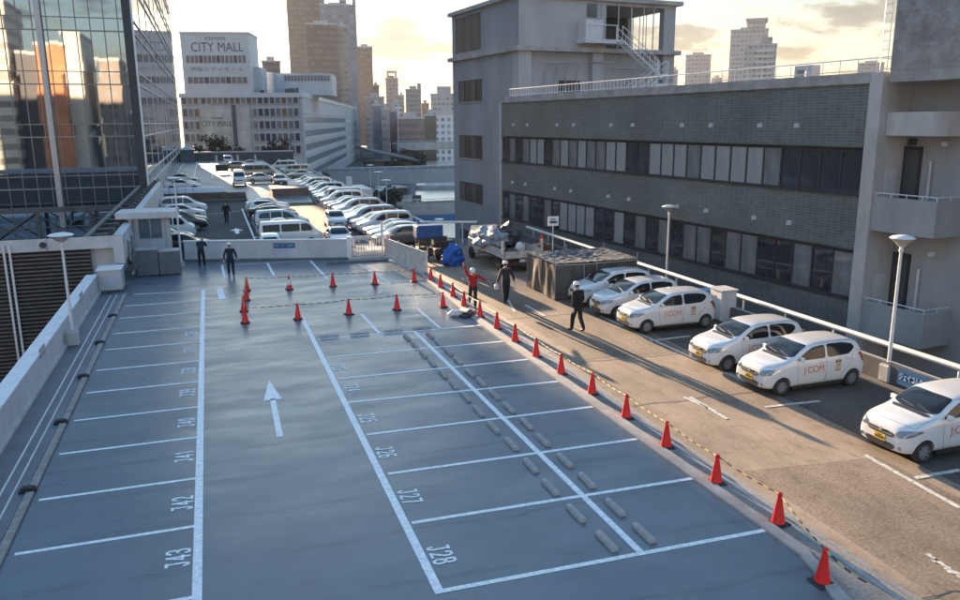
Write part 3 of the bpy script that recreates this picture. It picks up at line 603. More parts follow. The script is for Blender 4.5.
def lpan(name, s0, s1, z0, z1, n, louv=False):
    f = part(name, dark_metal, ct, lambda b: [fbox(b, A0-.04, A0+.06, s1+(s0-s1)*k/n-.04, s1+(s0-s1)*k/n+.04, z0, z1) for k in range(n+1)]+[fbox(b, A0-.035, A0+.06, s1+.04, s0-.04, z, z+.08) for z in (z0, z1-.08)])
    if louv: part('louvre', mat('louvre', (.10, .10, .10), .5, var=.3, vscale=3, stretch=(1, 1, 12)), f, lambda b: [fbox(b, A0-.03, A0+.02, s1+.04, s0-.04, z0+.08+.12*k, z0+.15+.12*k) for k in range(int((z1-z0-.16)/.12))]+[fbox(b, A0-.02, A0-.004, s1+.04, s0-.04, z0+.08, z1-.08)])
    else:
        for k in range(n):
            part('pane', (g_tw, g_tw2)[k % 2], f, lambda b: fbox(b, A0-.02, A0-.004, s1+(s0-s1)*k/n+.04, s1+(s0-s1)*(k+1)/n-.04, z0+.08, z1-.08))
lpan('louvre_window', 44.7, 39.7, 13.75, 16.55, 3, True)
for z0, z1 in ((9.66, 11.42), (4.95, 6.88), (1.2, 2.87), (-3.1, -1.36)): lpan('window', 44.2, 39.5, z0, z1, 4)
part('window_sill', concrete, ct, lambda b: [fbox(b, A0-.1, A0, 39.4, 44.3, z-.08, z-.002) for z in (9.66, 4.95, 1.2, -3.1)])
part('small_window', g_dk, ct, lambda b: fbox(b, 7.25, 8.15, S0-.08, S0-.051, 15.65, 16.65))
part('service_door', dark_metal, ct, lambda b: fbox(b, 5.2, 7.1, S0+.46, S0+.499, 9.5, 11.05))
part('balcony_box', panel_white, ct, lambda b: (fbox(b, 6.5, 8.0, S0-1.2, S0-.06, 14.0, 15.35), fbox(b, 6.4, 9.8, S0-1.3, S0-.06, 13.7, 13.99)))
def pipes(b):
    b.tube([(3.4, S0-.1, 12.3), (7.0, S0-.1, 12.3)], .05, 6)
    for o_ in (3.9, 4.8, 5.7, 6.7): b.tube([(o_, S0-.1, 12.2), (o_+.0, S0+.3, 11.6), (o_, S0+.4, 10.2)], .035, 6)
    b.tube([(8.6, S0-.08, 16.8), (8.6, S0-.08, 13.6)], .05, 6); b.tube([(7.6, S0-.15, 12.4), (9.9, S0-.15, 12.4), (9.9, S0-.15, 13.0)], .05, 6)
    b.tube([(13.6, S0-.1, 13.0), (13.6, S0-.1, 9.6)], .08, 8); b.tube([(9.5, S0-.1, 12.0), (14.4, S0-.1, 12.0)], .05, 6)
part('pipe', steel, ct, pipes, 40)
o = empty('steel_stair', (24, 24, 0), PHI, 'open zigzag steel stair with handrails climbing the front of the corner tower', 'stair')
def stairf(b):
    y = S0-1.2
    A = Vector((9.2, y, 13.9)); B = Vector((12.6, y, 11.5)); C_ = Vector((10.9, y-.2, 9.6))
    for dy in (0, -.8):
        for P, Q in ((A, B), (Vector((13.3, y, 11.5)), Vector((10.3, y, 9.6)))):
            P2, Q2 = P+Vector((0, dy, 0)), Q+Vector((0, dy, 0)); b.tube([P2, Q2], .07, 4)
            b.tube([P2+Vector((0, 0, 1)), Q2+Vector((0, 0, 1))], .03, 5); b.tube([P2+Vector((0, 0, .5)), Q2+Vector((0, 0, .5))], .02, 5)
            for k in range(5): p = P2.lerp(Q2, k/4); b.tube([p, p+Vector((0, 0, 1))], .025, 5)
    for k in range(12):
        p = A.lerp(B, (k+.5)/12); b.box((p.x-.14, y-.8, p.z-.02), (p.x+.14, y, p.z+.02))
    b.box((12.5, y-.85, 11.42), (13.5, y+.05, 11.5)); b.box((6.4, y-.1, 13.86), (9.3, y+.02, 13.9))
    for p in ((12.5, 11.5), (13.5, 11.5)): b.tube([(p[0], y-.8, 9.5), (p[0], y-.8, 12.5)], .04, 6)
    for o_ in (6.5, 7.9, 9.2): b.tube([(o_, y-.1, 13.9), (o_, y-.1, 15.0)], .025, 5)
    b.tube([(6.5, y-.1, 15.0), (9.2, y-.1, 15.0)], .03, 5)
part('stair_frame', steel_white, o, stairf)
o = empty('roof_plant', (24, 24, 0), PHI, 'white machine casing behind the roof railing at the foot of the steel stair', 'roof unit')
part('casing', panel_white, o, lambda b: (b.bbox((11.9, 30.2, 9.5), (13.0, 31.2, 10.75), .05), b.bbox((13.3, 30.6, 9.5), (13.9, 31.1, 10.2), .04)))
part('pipe', steel, o, lambda b: b.tube([(12.2, 30.4, 10.7), (12.2, 30.4, 11.1), (13.6, 30.5, 11.1), (13.6, 30.5, 10.1)], .06, 6))

# ================================================================== right edge of the deck: low wall with pipe rail
rw = empty('edge_wall', (0, 0, 0), 0, 'dark low concrete wall with thick white pipe rail behind the parked hatchbacks', 'parapet wall')
pr = [G(960, 387, 1.0), G(880, 342, 1.0), G(720, 288, 1.0), G(640, 264, 1.0), G(520, 226, 1.0)]
XR = 19.95
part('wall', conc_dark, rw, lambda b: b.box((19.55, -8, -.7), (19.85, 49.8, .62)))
part('pipe_rail', steel_white, rw, lambda b: (b.tube([(20.15, -8, 1.0), (20.15, 50.2, 1.0)], .09, 8),)+tuple(b.tube([(20.15, -6+2.5*k, .3), (20.15, -6+2.5*k, 1.0)], .04, 6) for k in range(23)), 40)
part('wire', steel_white, rw, lambda b: b.tube([(19.5, -8, .72), (19.5, 36, .72)], .012, 5))
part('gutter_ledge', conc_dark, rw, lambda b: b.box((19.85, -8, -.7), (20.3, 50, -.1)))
# blue wall sign
sg = empty('wall_sign', (0, 0, 0), 0, 'blue plate with white characters on the low wall beside the nearest lamp', 'sign')
ga, gb2 = PX(899, 366, 19.48), PX(939, 381, 19.48); y0, y1 = sorted((ga.y, gb2.y))
sign_blue = mat('sign_blue', (.008, .10, .24), .45, var=.1, vscale=5); sign_ink = mat('sign_ink', (.6, .68, .75), .5)
part('plate', sign_blue, sg, lambda b: b.box((19.47, y0, .12), (19.545, y1, .60)))
lettering('ジェイコムウエスト', .25, sign_ink, frame((19.462, (y0+y1)/2, .38), (0, -1, 0), (0, 0, 1)), sg, sx=(y1-y0)/2.45)

# far right parapet rail of the car park and gate bar
rr = empty('edge_railing', (0, 0, 0), 0, 'long straight white pipe railing beside the long row of parked cars', 'railing')
def farrail(b):
    b.tube([(14.35, 55.4, 1.0), (14.55, 165, 1.0)], .07, 8)
    for k in range(45): y = 55.5+k*2.5; b.tube([(14.36+(y-55)*.0018, y, 0), (14.36+(y-55)*.0018, y, 1.0)], .035, 5)
part('pipe_rail', steel_white, rr, farrail, 40)
part('kerb', concrete, rr, lambda b: b.prism([(14.1, 55.6), (14.45, 55.2), (14.65, 165), (14.3, 165)], -.02, .35))
A = PY(420, 222, 53); B = PY(477.5, 222, 49.5)
gt = empty('pipe_gate', (0, 0, 0), 0, 'tall white pipe frame joining the far railing to the grey tower side', 'pipe frame')
part('bar', steel_white, gt, lambda b: (b.tube([(14.35, 55.4, 1.0), tuple(A), tuple(B), (B.x, B.y, -.3)], .075, 8), b.tube([((A.x+B.x)/2+1, (A.y+B.y)/2, -.3), ((A.x+B.x)/2+1, (A.y+B.y)/2, (A.z+B.z)/2)], .05, 6)), 40)

# ================================================================== low white wall across the deck's far end, fence, sunlit panel
w = empty('cross_wall', (0, 0, 0), 0, 'low white wall across the far end of the blue deck with small blue sign', 'low wall')
p0, p1 = Vector((-1.85, 50.3, 0)), Vector((7.45, 47.55, 0)); dW = (p1-p0); LW = dW.length; aW = math.atan2(dW.y, dW.x)
w.location = p0; w.rotation_euler = (0, 0, aW)
part('wall', panel_white, w, lambda b: b.box((0, 0, 0), (LW, .22, 1.18)))
part('coping', white_paint, w, lambda b: b.box((-.05, -.04, 1.18), (LW+.05, .27, 1.23)))
part('end_post', white_paint, w, lambda b: b.box((LW-.02, -.06, 0), (LW+.24, .3, 1.34)))
part('base_kerb', gray_box, w, lambda b: b.box((0, -.28, 0), (LW, 0, .11)))
xs = [( (G(x, 261)-p0).dot(dW)/LW) for x in (273, 294.5)]
s_ = part('sign_plate', sign_blue, w, lambda b: b.box((xs[0], -.025, .72), (xs[1], 0, 1.02)))
lettering('ハロ・ロ・Tod Bイ', .2, sign_ink, frame(((xs[0]+xs[1])/2, -.03, .87), (1, 0, 0), (0, 0, 1)), s_, sx=.74)
f = empty('slat_fence', (7.75, 47.6, 0), 0, 'white upright slat fence with a small notice board on it', 'fence')
FL = 2.55
part('rail', steel_white, f, lambda b: (b.box((0, 0, 1.28), (FL, .06, 1.34)), b.box((0, 0, .18), (FL, .06, .24))))
part('slats', steel_white, f, lambda b: [b.box((.06+k*.16, .01, .1), (.11+k*.16, .05, 1.28)) for k in range(int(FL/.16))])
part('post', steel_white, f, lambda b: b.tube([(1.85, -.1, 0), (1.85, -.1, 2.15)], .07, 8), 40)
nb = part('notice_board', panel_white, f, lambda b: b.box((.12, -.05, .78), (1.05, -.01, 1.22)))
part('notice_mark', dark_metal, nb, lambda b: (b.add([(.2, -.054, .92), (.4, -.054, .92), (.3, -.054, 1.1)], [(0, 1, 2)]), b.box((.46, -.056, .93), (.95, -.051, 1.0)), b.box((.46, -.056, 1.04), (.8, -.051, 1.09))))
part('base', conc_light, f, lambda b: (b.box((-.3, -.45, 0), (FL+.1, -.05, .1)),))
sp = MB(); sp.bbox((8.0, 47.85, 0), (10.0, 49.2, .42), .05); tag(sp.build('covered_pallet', mat('pallet_sheet', (.62, .55, .44), .7, var=.25, vscale=3, bump=.5, bscale=3), None), 'low cream sheeted pallet right behind the white slat fence', 'pallet')
pn = empty('panel_wall', (0, 0, 0), 0, 'sunlit cream panel wall running from the fence to the kerb cones', 'low wall')
q0, q1 = Vector((9.95, 45.6, 0)), Vector((10.62, 41.3, 0)); dQ = q1-q0; aQ = math.atan2(dQ.y, dQ.x); q0 = q0-dQ.normalized()*1.8; LQ = (q1-q0).length
pn.location = q0; pn.rotation_euler = (0, 0, aQ); cream = mat('cream_panel', (.60, .56, .50), .55, var=.3, vscale=2.2, bump=.2, bscale=6, rvar=.1)
for k in range(3): part('panel', cream, pn, lambda b: b.box((.02+k*LQ/3, 0, .1), ((k+1)*LQ/3-.02, .08, 1.2)))
part('post', steel_white, pn, lambda b: [b.box((k*LQ/3-.03, .0801, 0), (k*LQ/3+.03, .16, 1.26)) for k in range(4)])
part('base_kerb', conc_light, pn, lambda b: b.box((0, -.3, 0), (LQ, .2, .1)))
eb = empty('extinguisher_box', (9.9, 47.0, 0), 0, 'small red box on the fence end beside the sunlit panel', 'box')
part('box', cone_red, eb, lambda b: b.bbox((-.16, -.14, .3), (.16, .14, 1.15), .03)); part('leg', dark_metal, eb, lambda b: (b.box((-.12, -.1, 0), (-.08, .1, .3)), b.box((.08, -.1, 0), (.12, .1, .3))))

# ================================================================== booth and boxes at the left
bo = empty('guard_booth', (-3.55, 50.6, 0), R(-3), 'narrow white guard booth with one window behind the grey boxes', 'booth')
part('body', panel_white, bo, lambda b: (b.box((-.9, -.7, 0), (.85, .9, 1.5)), b.box((-.9, -.7, 1.5), (-.62, .9, 2.75)), b.box((.62, -.7, 1.5), (.85, .9, 2.75)), b.box((-.62, -.0, 2.6), (.62, .9, 2.75)), b.box((-.62, .8, 1.5), (.62, .9, 2.6)), b.box((-.62, -.7, 2.66), (.62, 0, 2.75))))
part('corner_pillar', conc_light, bo, lambda b: (b.box((-1.15, -.85, 0), (-.92, -.4, 2.75)), b.box((.87, -.85, 0), (1.1, -.4, 2.75))))
part('roof', panel_white, bo, lambda b: b.box((-1.75, -1.2, 2.75), (1.5, 1.3, 3.1)))
part('window', mat('booth_glass', (.12, .16, .2), .08, spec=.8), bo, lambda b: b.box((-.61, -.66, 1.51), (.61, -.62, 2.65)))
part('window_frame', steel, bo, lambda b: (b.box((-.62, -.7, 1.48), (.62, -.665, 1.54)), b.box((-.03, -.7, 1.54), (.03, -.665, 2.66))))
for (x0, x1, h, l) in ((-4.15, -3.05, 1.42, 'dark grey metal locker box, left one in front of the guard booth'), (-3.02, -1.98, 1.3, 'dark grey metal locker box, right one in front of the guard booth')):
    o = empty('metal_locker', ((x0+x1)/2, 46.3, 0), 0, l, 'metal box', 'grey boxes before the booth'); hw = (x1-x0)/2
    part('cabinet', gray_box, o, lambda b: b.bbox((-hw, -.5, .05), (hw, .5, h), .02)); part('lid', mat('locker_lid', (.3, .32, .34), .4), o, lambda b: b.box((-hw-.02, -.53, h), (hw+.02, .52, h+.05)))
    part('plinth', black_rubber, o, lambda b: b.box((-hw+.03, -.46, 0), (hw-.03, .48, .05)))
pp = empty('slim_pole', (-1.98, 48.3, 0), 0, 'slim grey pole beside the guard booth and the low white wall', 'pole'); part('shaft', steel_white, pp, lambda b: b.tube([(0, 0, 0), (0, 0, 5.0)], [.06, .045], 8), 40); part('foot', conc_light, pp, lambda b: b.box((-.15, -.15, 0), (.15, .15, .3)))
part('arm', steel_white, pp, lambda b: b.lathe([(.05, 4.95), (.36, 5.06), (.36, 5.1), (.05, 5.14)], (0, 0, 0), 16), 30)

# ================================================================== louvred building with catwalk at the left
lb = empty('louvred_building', (0, 44, 0), 0, 'low building with dark slatted screen, white fascia and rooftop catwalk at the left', 'building')
louv = mat('louvre_slat', (.13, .13, .13), .45, .3, var=.25, vscale=2)
part('slatted_screen', louv, lb, lambda b: ([b.box((-34, 0, -11.9+.2*k), (-6.12, .09, -11.82+.2*k)) for k in range(69)], b.box((-34, .16, -12), (-6.12, .5, 1.9), 0))[0:0])
part('screen_backing', mat('screen_backing', (.02, .02, .022), .8), lb, lambda b: b.box((-34, .13, -11.98), (-6.125, .155, 1.88)))
part('fascia', panel_white, lb, lambda b: [b.box((-34+3.25*k+.02, -.02, 1.93), (min(-34+3.25*(k+1), -4.5), .14, 2.53)) for k in range(10)])
part('fascia_column', panel_white, lb, lambda b: (b.box((-5.0, -.05, 1.1), (-4.5, .3, 2.53)), b.box((-6.12, .5, -12), (-5.0, 40, 1.93)) ))
part('post', steel_white, lb, lambda b: [b.box((x, -.12, -12), (x+.1, -.02, 2.3)) for x in (-9.95, -9.7, -19.95, -19.7)])
part('roof', mat('flat_roof', (.22, .24, .27), .7, var=.3, vscale=.8), lb, lambda b: b.box((-34, .5, -2.6), (-6.12, 33, -2.3)))
part('side_wall', panel_white, lb, lambda b: b.box((-4.98, .3, 1.15), (-4.52, 40, 2.53)))
def cw(b):
    b.box((-6.35, .14, 2.45), (-6.12, 40, 2.55)); b.box((-6.12, .3, 1.93), (-4.98, 40, 2.3))
    for k in range(17): b.box((-6.12, 1+2.35*k, 2.3), (-4.98, 1.28+2.35*k, 2.5), 1); b.box((-5.3, 1.3+2.35*k, 2.3), (-5.0, 1.8+2.35*k, 2.75), 1)
p_ = MB(); cw(p_); p_.build('catwalk', [mat('catwalk_gray', (.17, .17, .17), .8, var=.35, vscale=1.5), dark_metal], lb)
def pipesl(b):
    for k in range(6): b.tube([(-4.42, 2+k*2.2, .9), (-4.42, 2+k*2.2, 1.9)], .09, 6); b.tube([(-4.42, 2+k*2.2, 1.9), (-4.55, 2.4+k*2.2, 2.1)], .09, 6)
    b.tube([(-4.3, 1.0, .35), (-4.3, 6.5, .35)], .08, 6)
part('pipe', steel, lb, pipesl, 40)
part('floodlight', dark_metal, lb, lambda b: (b.lathe([(.12, 0), (.16, -.12)], (-8.15, -.02, 2.25), 12, ax='y'),), 30)
ducts = 'long pale curved ducts on the roof before the glass tower'
for i, (x0, x1, y, z, l) in enumerate(((-15.8, -10.6, 59, 1.9, 'front'), (-22, -14.0, 68, 1.9, 'rear left'), (-13.6, -8.8, 69, 2.0, 'rear right'), (-10.2, -6.9, 60, 1.8, 'front right'), (-24, -16.6, 60, 1.9, 'front left'))):
    o = empty('roof_duct', ((x0+x1)/2, y, -2.3), rnd.uniform(-.12, .12), f'pale rounded roof duct on the low roof before the glass tower, {l} one', 'roof duct', ducts); h = (x1-x0)/2
    part('casing', panel_white, o, lambda b: b.add([(sx_*h, a*1.6, c+.7) for sx_ in (-1, 1) for a, c in ((-.7, .1), (-.62, .5), (-.3, .72), (.3, .72), (.62, .5), (.7, .1))], [(i_, i_+1, i_+7, i_+6) for i_ in range(5)]+[(0, 1, 2, 3, 4, 5), (6, 7, 8, 9, 10, 11), (0, 5, 11, 6)]), 30)
    part('support', dark_metal, o, lambda b: (b.box((-h+.3, -.5, 0), (-h+.7, .5, .8)), b.box((h-.9, -.5, 0), (h-.3, .5, .8)), b.bbox((h+.02, -.5, 0), (h+.6, .5, 1.6), .05)))

# ================================================================== glass tower
YT, XT = 80., -5.6
gt_ = empty('glass_tower', (XT, YT, 0), 0, 'tall mirror glass office tower at the left edge reflecting brick buildings', 'building')
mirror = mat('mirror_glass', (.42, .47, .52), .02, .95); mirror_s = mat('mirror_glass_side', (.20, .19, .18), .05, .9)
part('core', mat('tower_core', (.03, .03, .035), .6), gt_, lambda b: b.box((-60, .3, -12), (-.3, 109.5, 41)))
mull = mat('mullion_grey', (.20, .205, .21), .4, .6); FH = 4.52; Z0 = 2.45
def bandF(k):
    b = MB(); z0 = Z0+FH*k
    for i in range(52):
        for (za, zb) in ((z0+1.12, z0+FH-.02), (z0+.02, z0+1.08)):
            x1 = -i*1.13-.05; x0 = x1-1.09; j = lambda: rnd.uniform(-.0012, .0012)
            b.quad((x0, j(), za), (x1, j(), za), (x1, j(), zb), (x0, j(), zb))
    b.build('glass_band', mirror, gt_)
for k in range(-1, 8): bandF(k)
def bandS(k):
    b = MB(); z0 = Z0+FH*k
    for i in range(26):
        y0 = i*4.2+.05; y1 = y0+4.05; j = lambda: rnd.uniform(-.004, .004)
        b.quad((j(), y0, z0+.02), (j(), y1, z0+.02), (j(), y1, z0+FH-.02), (j(), y0, z0+FH-.02))
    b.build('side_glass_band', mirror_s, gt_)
for k in range(-1, 8): bandS(k)
for k in range(-1, 8):
    z0 = Z0+FH*k
    part('floor_bar', mull, gt_, lambda b: (b.box((-60, -.10, z0-.05), (-.3, -.01, z0+.06)), b.box((-60, -.08, z0+1.06), (-.3, -.01, z0+1.14))))
    part('side_bar', steel_white, gt_, lambda b: (b.box((.02, .3, z0-.05), (.10, 109.5, z0+.05)), b.box((.02, .3, z0+1.06), (.10, 109.5, z0+1.16))))
part('mullion', mull, gt_, lambda b: [b.box((-i*1.13-.03, -.09, -2), (-i*1.13+.03, -.01, 38.7)) for i in range(1, 52)])
part('column', steel, gt_, lambda b: [b.box((x-.22, -.5, -12), (x+.22, -.11, 38.7)) for x in (-7.35, -16.6, -26)])
part('corner_post', dark_metal, gt_, lambda b: (b.box((-.7, -.3, -12), (.0, .28, 41.2)),))
part('corner_trim', steel_white, gt_, lambda b: (b.box((0.0, -.3, -12), (.14, .2, 41.2)),))
part('side_mullion', steel_white, gt_, lambda b: [b.box((.0, y-.05, -12), (.05, y+.05, 38.7)) for y in [10.4*k for k in range(1, 11)]])
dark_steel = mat('dark_steel', (.10, .105, .11), .5, .4, var=.3, vscale=2)
def truss(b):
    b.box((-60, -2.2, .55), (-.2, -1.8, 1.0)); b.box((-60, -2.1, -2.6), (-.2, -1.9, -2.35))
    for i in range(14): x = -.6-i*4.2; b.box((x-.16, -2.15, -12), (x+.16, -1.85, .55))
    for i in range(12): x = -5-i*4.2; b.tube([(x, -2, .5), (x-4.2, -2, -2.4)], .07, 5); b.tube([(x-4.2, -2, .5), (x, -2, -2.4)], .07, 5)
part('podium_frame', dark_steel, gt_, truss)
part('podium_louvre', mat('podium_brown', (.14, .12, .11), .6, var=.4, vscale=2, stretch=(1, 1, 8)), gt_, lambda b: [b.box((-5.0, -1.7, -2.3+.3*k), (-.7, -1.6, -2.15+.3*k)) for k in range(9)])
# ================================================================== shopping mall beyond the car park
AZM = R(13.5); P0 = Vector((25, 230, 0))
mall = empty('shopping_mall', P0, -AZM, 'pale shopping mall with big thin lettering on its upper block and beige panel', 'building')
mxd = Vector((math.cos(AZM), -math.sin(AZM), 0)); myd = Vector((math.sin(AZM), math.cos(AZM), 0))
def MF(px, py, y=0.):
    d = ray(px, py); t = ((P0+myd*y)-C0).dot(myd)/d.dot(myd); P = C0+d*t; return (P-P0).dot(mxd), P.z
m_wall = mat('mall_wall', (.46, .47, .49), .7, var=.12, vscale=.2); m_white = mat('mall_white', (.58, .58, .59), .65, var=.1, vscale=.3)
m_beige = brickmat('mall_beige', (.50, .47, .44), (.38, .36, .34), 2.4, 1.2, .04, .7, axes='wall', var=.08, bump=.1)
far_md0 = mat('far_glazing_pale', (.22, .25, .29), .25, spec=.6)
m_metal = mat('mall_metal', (.44, .47, .52), .6, .0, var=.18, vscale=.25, bump=.15, bscale=.7, rvar=.1)
xl = MF(182, 120)[0]; zr = MF(300, 93.5)[1]
part('lower_block', m_wall, mall, lambda b: b.box((xl, .3, -12), (-.02, 60, zr)))
part('long_side', m_metal, mall, lambda b: (b.box((0, 0, -12), (.6, 150, zr-1.0)),))
part('side_band', m_white, mall, lambda b: [b.box((.6, .5, z), (.72, 149.8, z+.35)) for z in (-8.5, -4.6, -.8, 3.0, 6.8, 10.6)])
part('side_glazing', far_md0, mall, lambda b: [b.box((.6, 2, z), (.66, 148, z+1.7)) for z in (-7.4, -3.5, .3, 4.1, 7.9)])
part('roof_edge', m_white, mall, lambda b: (b.box((xl-.3, -.3, zr-1), (.9, .3, zr+.2)), b.box((.0, .3, zr-1), (.9, 240, zr+.2))))
part('far_side', m_white, mall, lambda b: [b.box((-.02, 150, z), (1.0, 240, z+1.2)) for z in (-10, -5.5, -1.2, 3.1, 7.4)]+[b.box((-.1, 150, -12), (.5, 240, zr-1.002))]+[b.box((.5, 150+90*k/6, -12), (1.04, 151.5+90*k/6, zr-1)) for k in range(7)])
rowsZ = [(MF(270, a)[1], MF(270, c)[1]) for a, c in ((104, 96.5), (116.5, 108.5), (129, 121), (141.5, 133.5), (154, 146))]
def mwin(x0, x1, z0, z1, m_, par=mall):
    f = part('window', m_white, par, lambda b: (b.box((x0, -.12, z0), (x0+.12, .299, z1)), b.box((x1-.12, -.12, z0), (x1, .299, z1)), b.box((x0+.12, -.1, z0), (x1-.12, .299, z0+.12))))
    part('pane', m_, f, lambda b: b.box((x0+.12, .1, z0+.12), (x1-.12, .295, z1)))
far_dk = mat('far_window_dark', (.04, .05, .08), .1, spec=.8); far_md = mat('far_window_mid', (.14, .15, .18), .15, spec=.8); far_br = mat('far_window_warm', (.16, .11, .08), .2)
kk = 0
for ri, (z0, z1) in enumerate(rowsZ):
    for pxs in ([183+5.75*k for k in range(4)], [252.5+5.9*k for k in range(9)]):
        for a, c in zip(pxs[:-1], pxs[1:]):
            mwin(MF(a, 120)[0]+.08, MF(c, 120)[0]-.08, z0, z1, (far_dk, far_md, far_br, far_md, far_dk, far_dk)[(kk*7+ri) % 6]); kk += 1
for k in range(9):
    mwin(MF(200.5+5.7*k, 100)[0]+.05, MF(200.5+5.7*(k+1), 100)[0]-.05, rowsZ[0][0], rowsZ[0][1], (far_dk, far_md, far_md, far_md, far_dk, far_dk, far_dk, far_md, far_dk)[k])
part('beige_panel', m_beige, mall, lambda b: b.box((MF(201, 120)[0], -.35, -12), (MF(250.5, 120)[0], .29, MF(220, 105.5)[1])))
part('panel_fin', conc_dark, mall, lambda b: b.box((MF(233, 120)[0], -.8, MF(234, 146)[1]), (MF(236.5, 120)[0], -.36, MF(234, 105)[1])))
ink = mat('mall_lettering', (.10, .10, .12), .5)
def mtxt(t, px, py, w_, y=-.36, hgt=None):
    x, z = MF(px, py); me = text_mesh(t, 1.0, .01); xs_ = [v.co.x for v in me.vertices]; ys_ = [v.co.y for v in me.vertices]; sx = w_/(max(xs_)-min(xs_)); sy = (hgt or 1)/(max(ys_)-min(ys_))
    me.materials.clear(); me.materials.append(ink); me.transform(frame((x, y-.03, z), (1, 0, 0), (0, 0, 1))@Matrix.Diagonal((sx, sy, 1, 1))); o = bpy.data.objects.new('lettering', me); COL.objects.link(o); o.parent = mall
mtxt('CITY MALL', 217.5, 124, 8.2, hgt=1.45); mtxt('KEIHAN', 217.5, 118.2, 3.2, hgt=.6); mtxt('CITY DINING', 219, 142, 6.6, hgt=.9); mtxt('シティ', 219, 137.5, 1.7, hgt=.7)
# upper sign block
xa, xb = MF(182, 60)[0], MF(250, 60)[0]; zt_ = MF(220, 33.5)[1]; ub = part('upper_block', m_white, mall, lambda b: (b.box((xa, .0, zr+.2), (xb, 13, zt_)),))
part('block_cap', m_white, mall, lambda b: b.box((xa-.2, -.2, zt_), (xb+.2, 13.2, zt_+.4)))
mtxt('CITY MALL', 217, 47.5, 13.8, -.0, 2.4); mtxt('KEIHAN', 215, 38.5, 5.2, -.0, .9); mtxt('京阪シティモール', 217, 69.5, 14, -.0, 1.1)
for (ya, yb, n) in ((63, 55.5, 14), (83.5, 77, 11)):
    z0, z1 = MF(220, ya)[1], MF(220, yb)[1]
    for k in range(n):
        x0 = xa+1+(xb-xa-2)*k/n; x1 = xa+1+(xb-xa-2)*(k+1)/n
        part('upper_window', (far_md, far_dk, far_md, far_md)[(k*3) % 4], ub, lambda b: b.box((x0+.12, -.05, z0), (x1-.12, .0, z1)))
part('setback_block', m_metal, mall, lambda b: b.box((xb, 4, zr+.2), (MF(258, 80, 8)[0]+1.5, 14, MF(256, 66)[1])))
def hump(b):
    x0, z0 = MF(262, 90, 20); x1, _ = MF(331, 90, 20); zt2 = MF(300, 73, 20)[1]
    b.prism([(x0, 20), (x1-3, 20), (x1, 24), (x1, 40), (x0, 40)], zr+.2, zt2)
    b.prism([(MF(258, 80, 16)[0], 16), (x0+4, 16), (x0+4, 19.9), (MF(258, 80, 16)[0], 19.9)], zr+.2, MF(262, 72, 16)[1])
part('rear_hall', m_metal, mall, hump)
for k in range(14):
    x0, x1 = MF(284+3.3*k, 80, 20)[0], MF(284+3.3*(k+1), 80, 20)[0]; part('hall_window', far_md, mall, lambda b: b.box((x0+.1, 19.9, MF(300, 81, 20)[1]), (x1-.1, 20, MF(300, 75.5, 20)[1])))
def rp(b):
    for k in range(16):
        x = xl+2+rnd.random()*30; w_ = rnd.uniform(.5, 2); b.box((x-w_, 1.5+rnd.random()*2, zr+.2), (x, 3.4, zr+.2+rnd.uniform(.5, 1.5)))
    for k in range(46): b.tube([(xl+k*.7, .6, zr+.2), (xl+k*.7, .6, zr+1.0)], .04, 4)
    b.tube([(xl, .6, zr+1.0), (-.5, .6, zr+1.0)], .05, 4)
part('roof_plant', conc_dark, mall, rp)

# ================================================================== skyline
def bldg(px0, px1, ytop, Y, depth, m_, label, name='office_tower', feats=None, z0=-12, grp=None, rz=0):
    a = PY(px0, ytop, Y); c = PY(px1, ytop, Y); az_ = math.atan2((a.x+c.x)/2, Y); W = (c.x-a.x)*math.cos(az_); h = a.z; rz = -az_
    o = empty(name, (a.x, Y, z0), rz, label, 'building', grp)
    part('walls', m_, o, lambda b: b.box((0, 0, 0), (W, depth, h-z0)))
    part('roof', conc_light, o, lambda b: (b.box((-.3, -.3, h-z0), (W+.3, depth+.3, h-z0+1.0)), b.box((W*.25, depth*.3, h-z0+1), (W*.7, depth*.7, h-z0+3.5))))
    if feats: feats(o, W, h-z0)
    return o
tb1 = towermat('tower_brown', (.15, .125, .11), (.10, .09, .09), 3.0, 3.3, .3, .5); tb2 = towermat('tower_blue', (.22, .22, .24), (.10, .14, .2), 4.0, 3.6, .3, .4)
tb3 = towermat('tower_dark', (.08, .07, .07), (.06, .06, .07), 2.4, 3.6, .2, .5); tb4 = towermat('tower_grey', (.30, .28, .27), (.12, .12, .13), 3.2, 3.5, .3, .5)
tb5 = towermat('tower_white', (.42, .41, .40), (.13, .14, .16), 3.0, 3.4, .35, .55); tb6 = towermat('office_bands', (.17, .13, .12), (.05, .06, .08), 30, 3.6, .02, .5)
tb7 = towermat('white_flats', (.60, .60, .62), (.10, .12, .16), 3.0, 3.2, .45, .45); tb8 = towermat('blue_slab', (.12, .17, .24), (.06, .09, .14), 2.5, 3.3, .3, .4)
bldg(286, 324, -6, 620, 40, tb1, 'tallest brown striped tower, leftmost of the high rise cluster')
def notch(o, W, h):
    part('crown', tb2, o, lambda b: [b.box((W*.0, 2, h), (W*.12, 20, h+6)), b.box((W*.55, 2, h), (W*.75, 20, h+4)), b.box((W*.9, 2, h), (W, 20, h+7))])
bldg(319, 355.5, 5, 600, 42, tb2, 'tall blue grey tower with notched top, right of the brown striped tower', feats=notch)
bldg(305.5, 337, 24.5, 500, 34, tb3, 'broad dark brown tower standing before the two tallest towers')
bldg(337, 346, 27, 504, 30, tb4, 'pale grey slab standing for the sunlit right face of the dark brown tower')  # sunlit side of the dark tower, done as a separate slab in paler colour
bldg(357, 372, 47.5, 700, 30, tb1, 'mid height brown tower right of the high rise cluster')
bldg(372.5, 379, 86, 640, 22, tb1, 'low slim brown block between the brown tower and the pale tower')
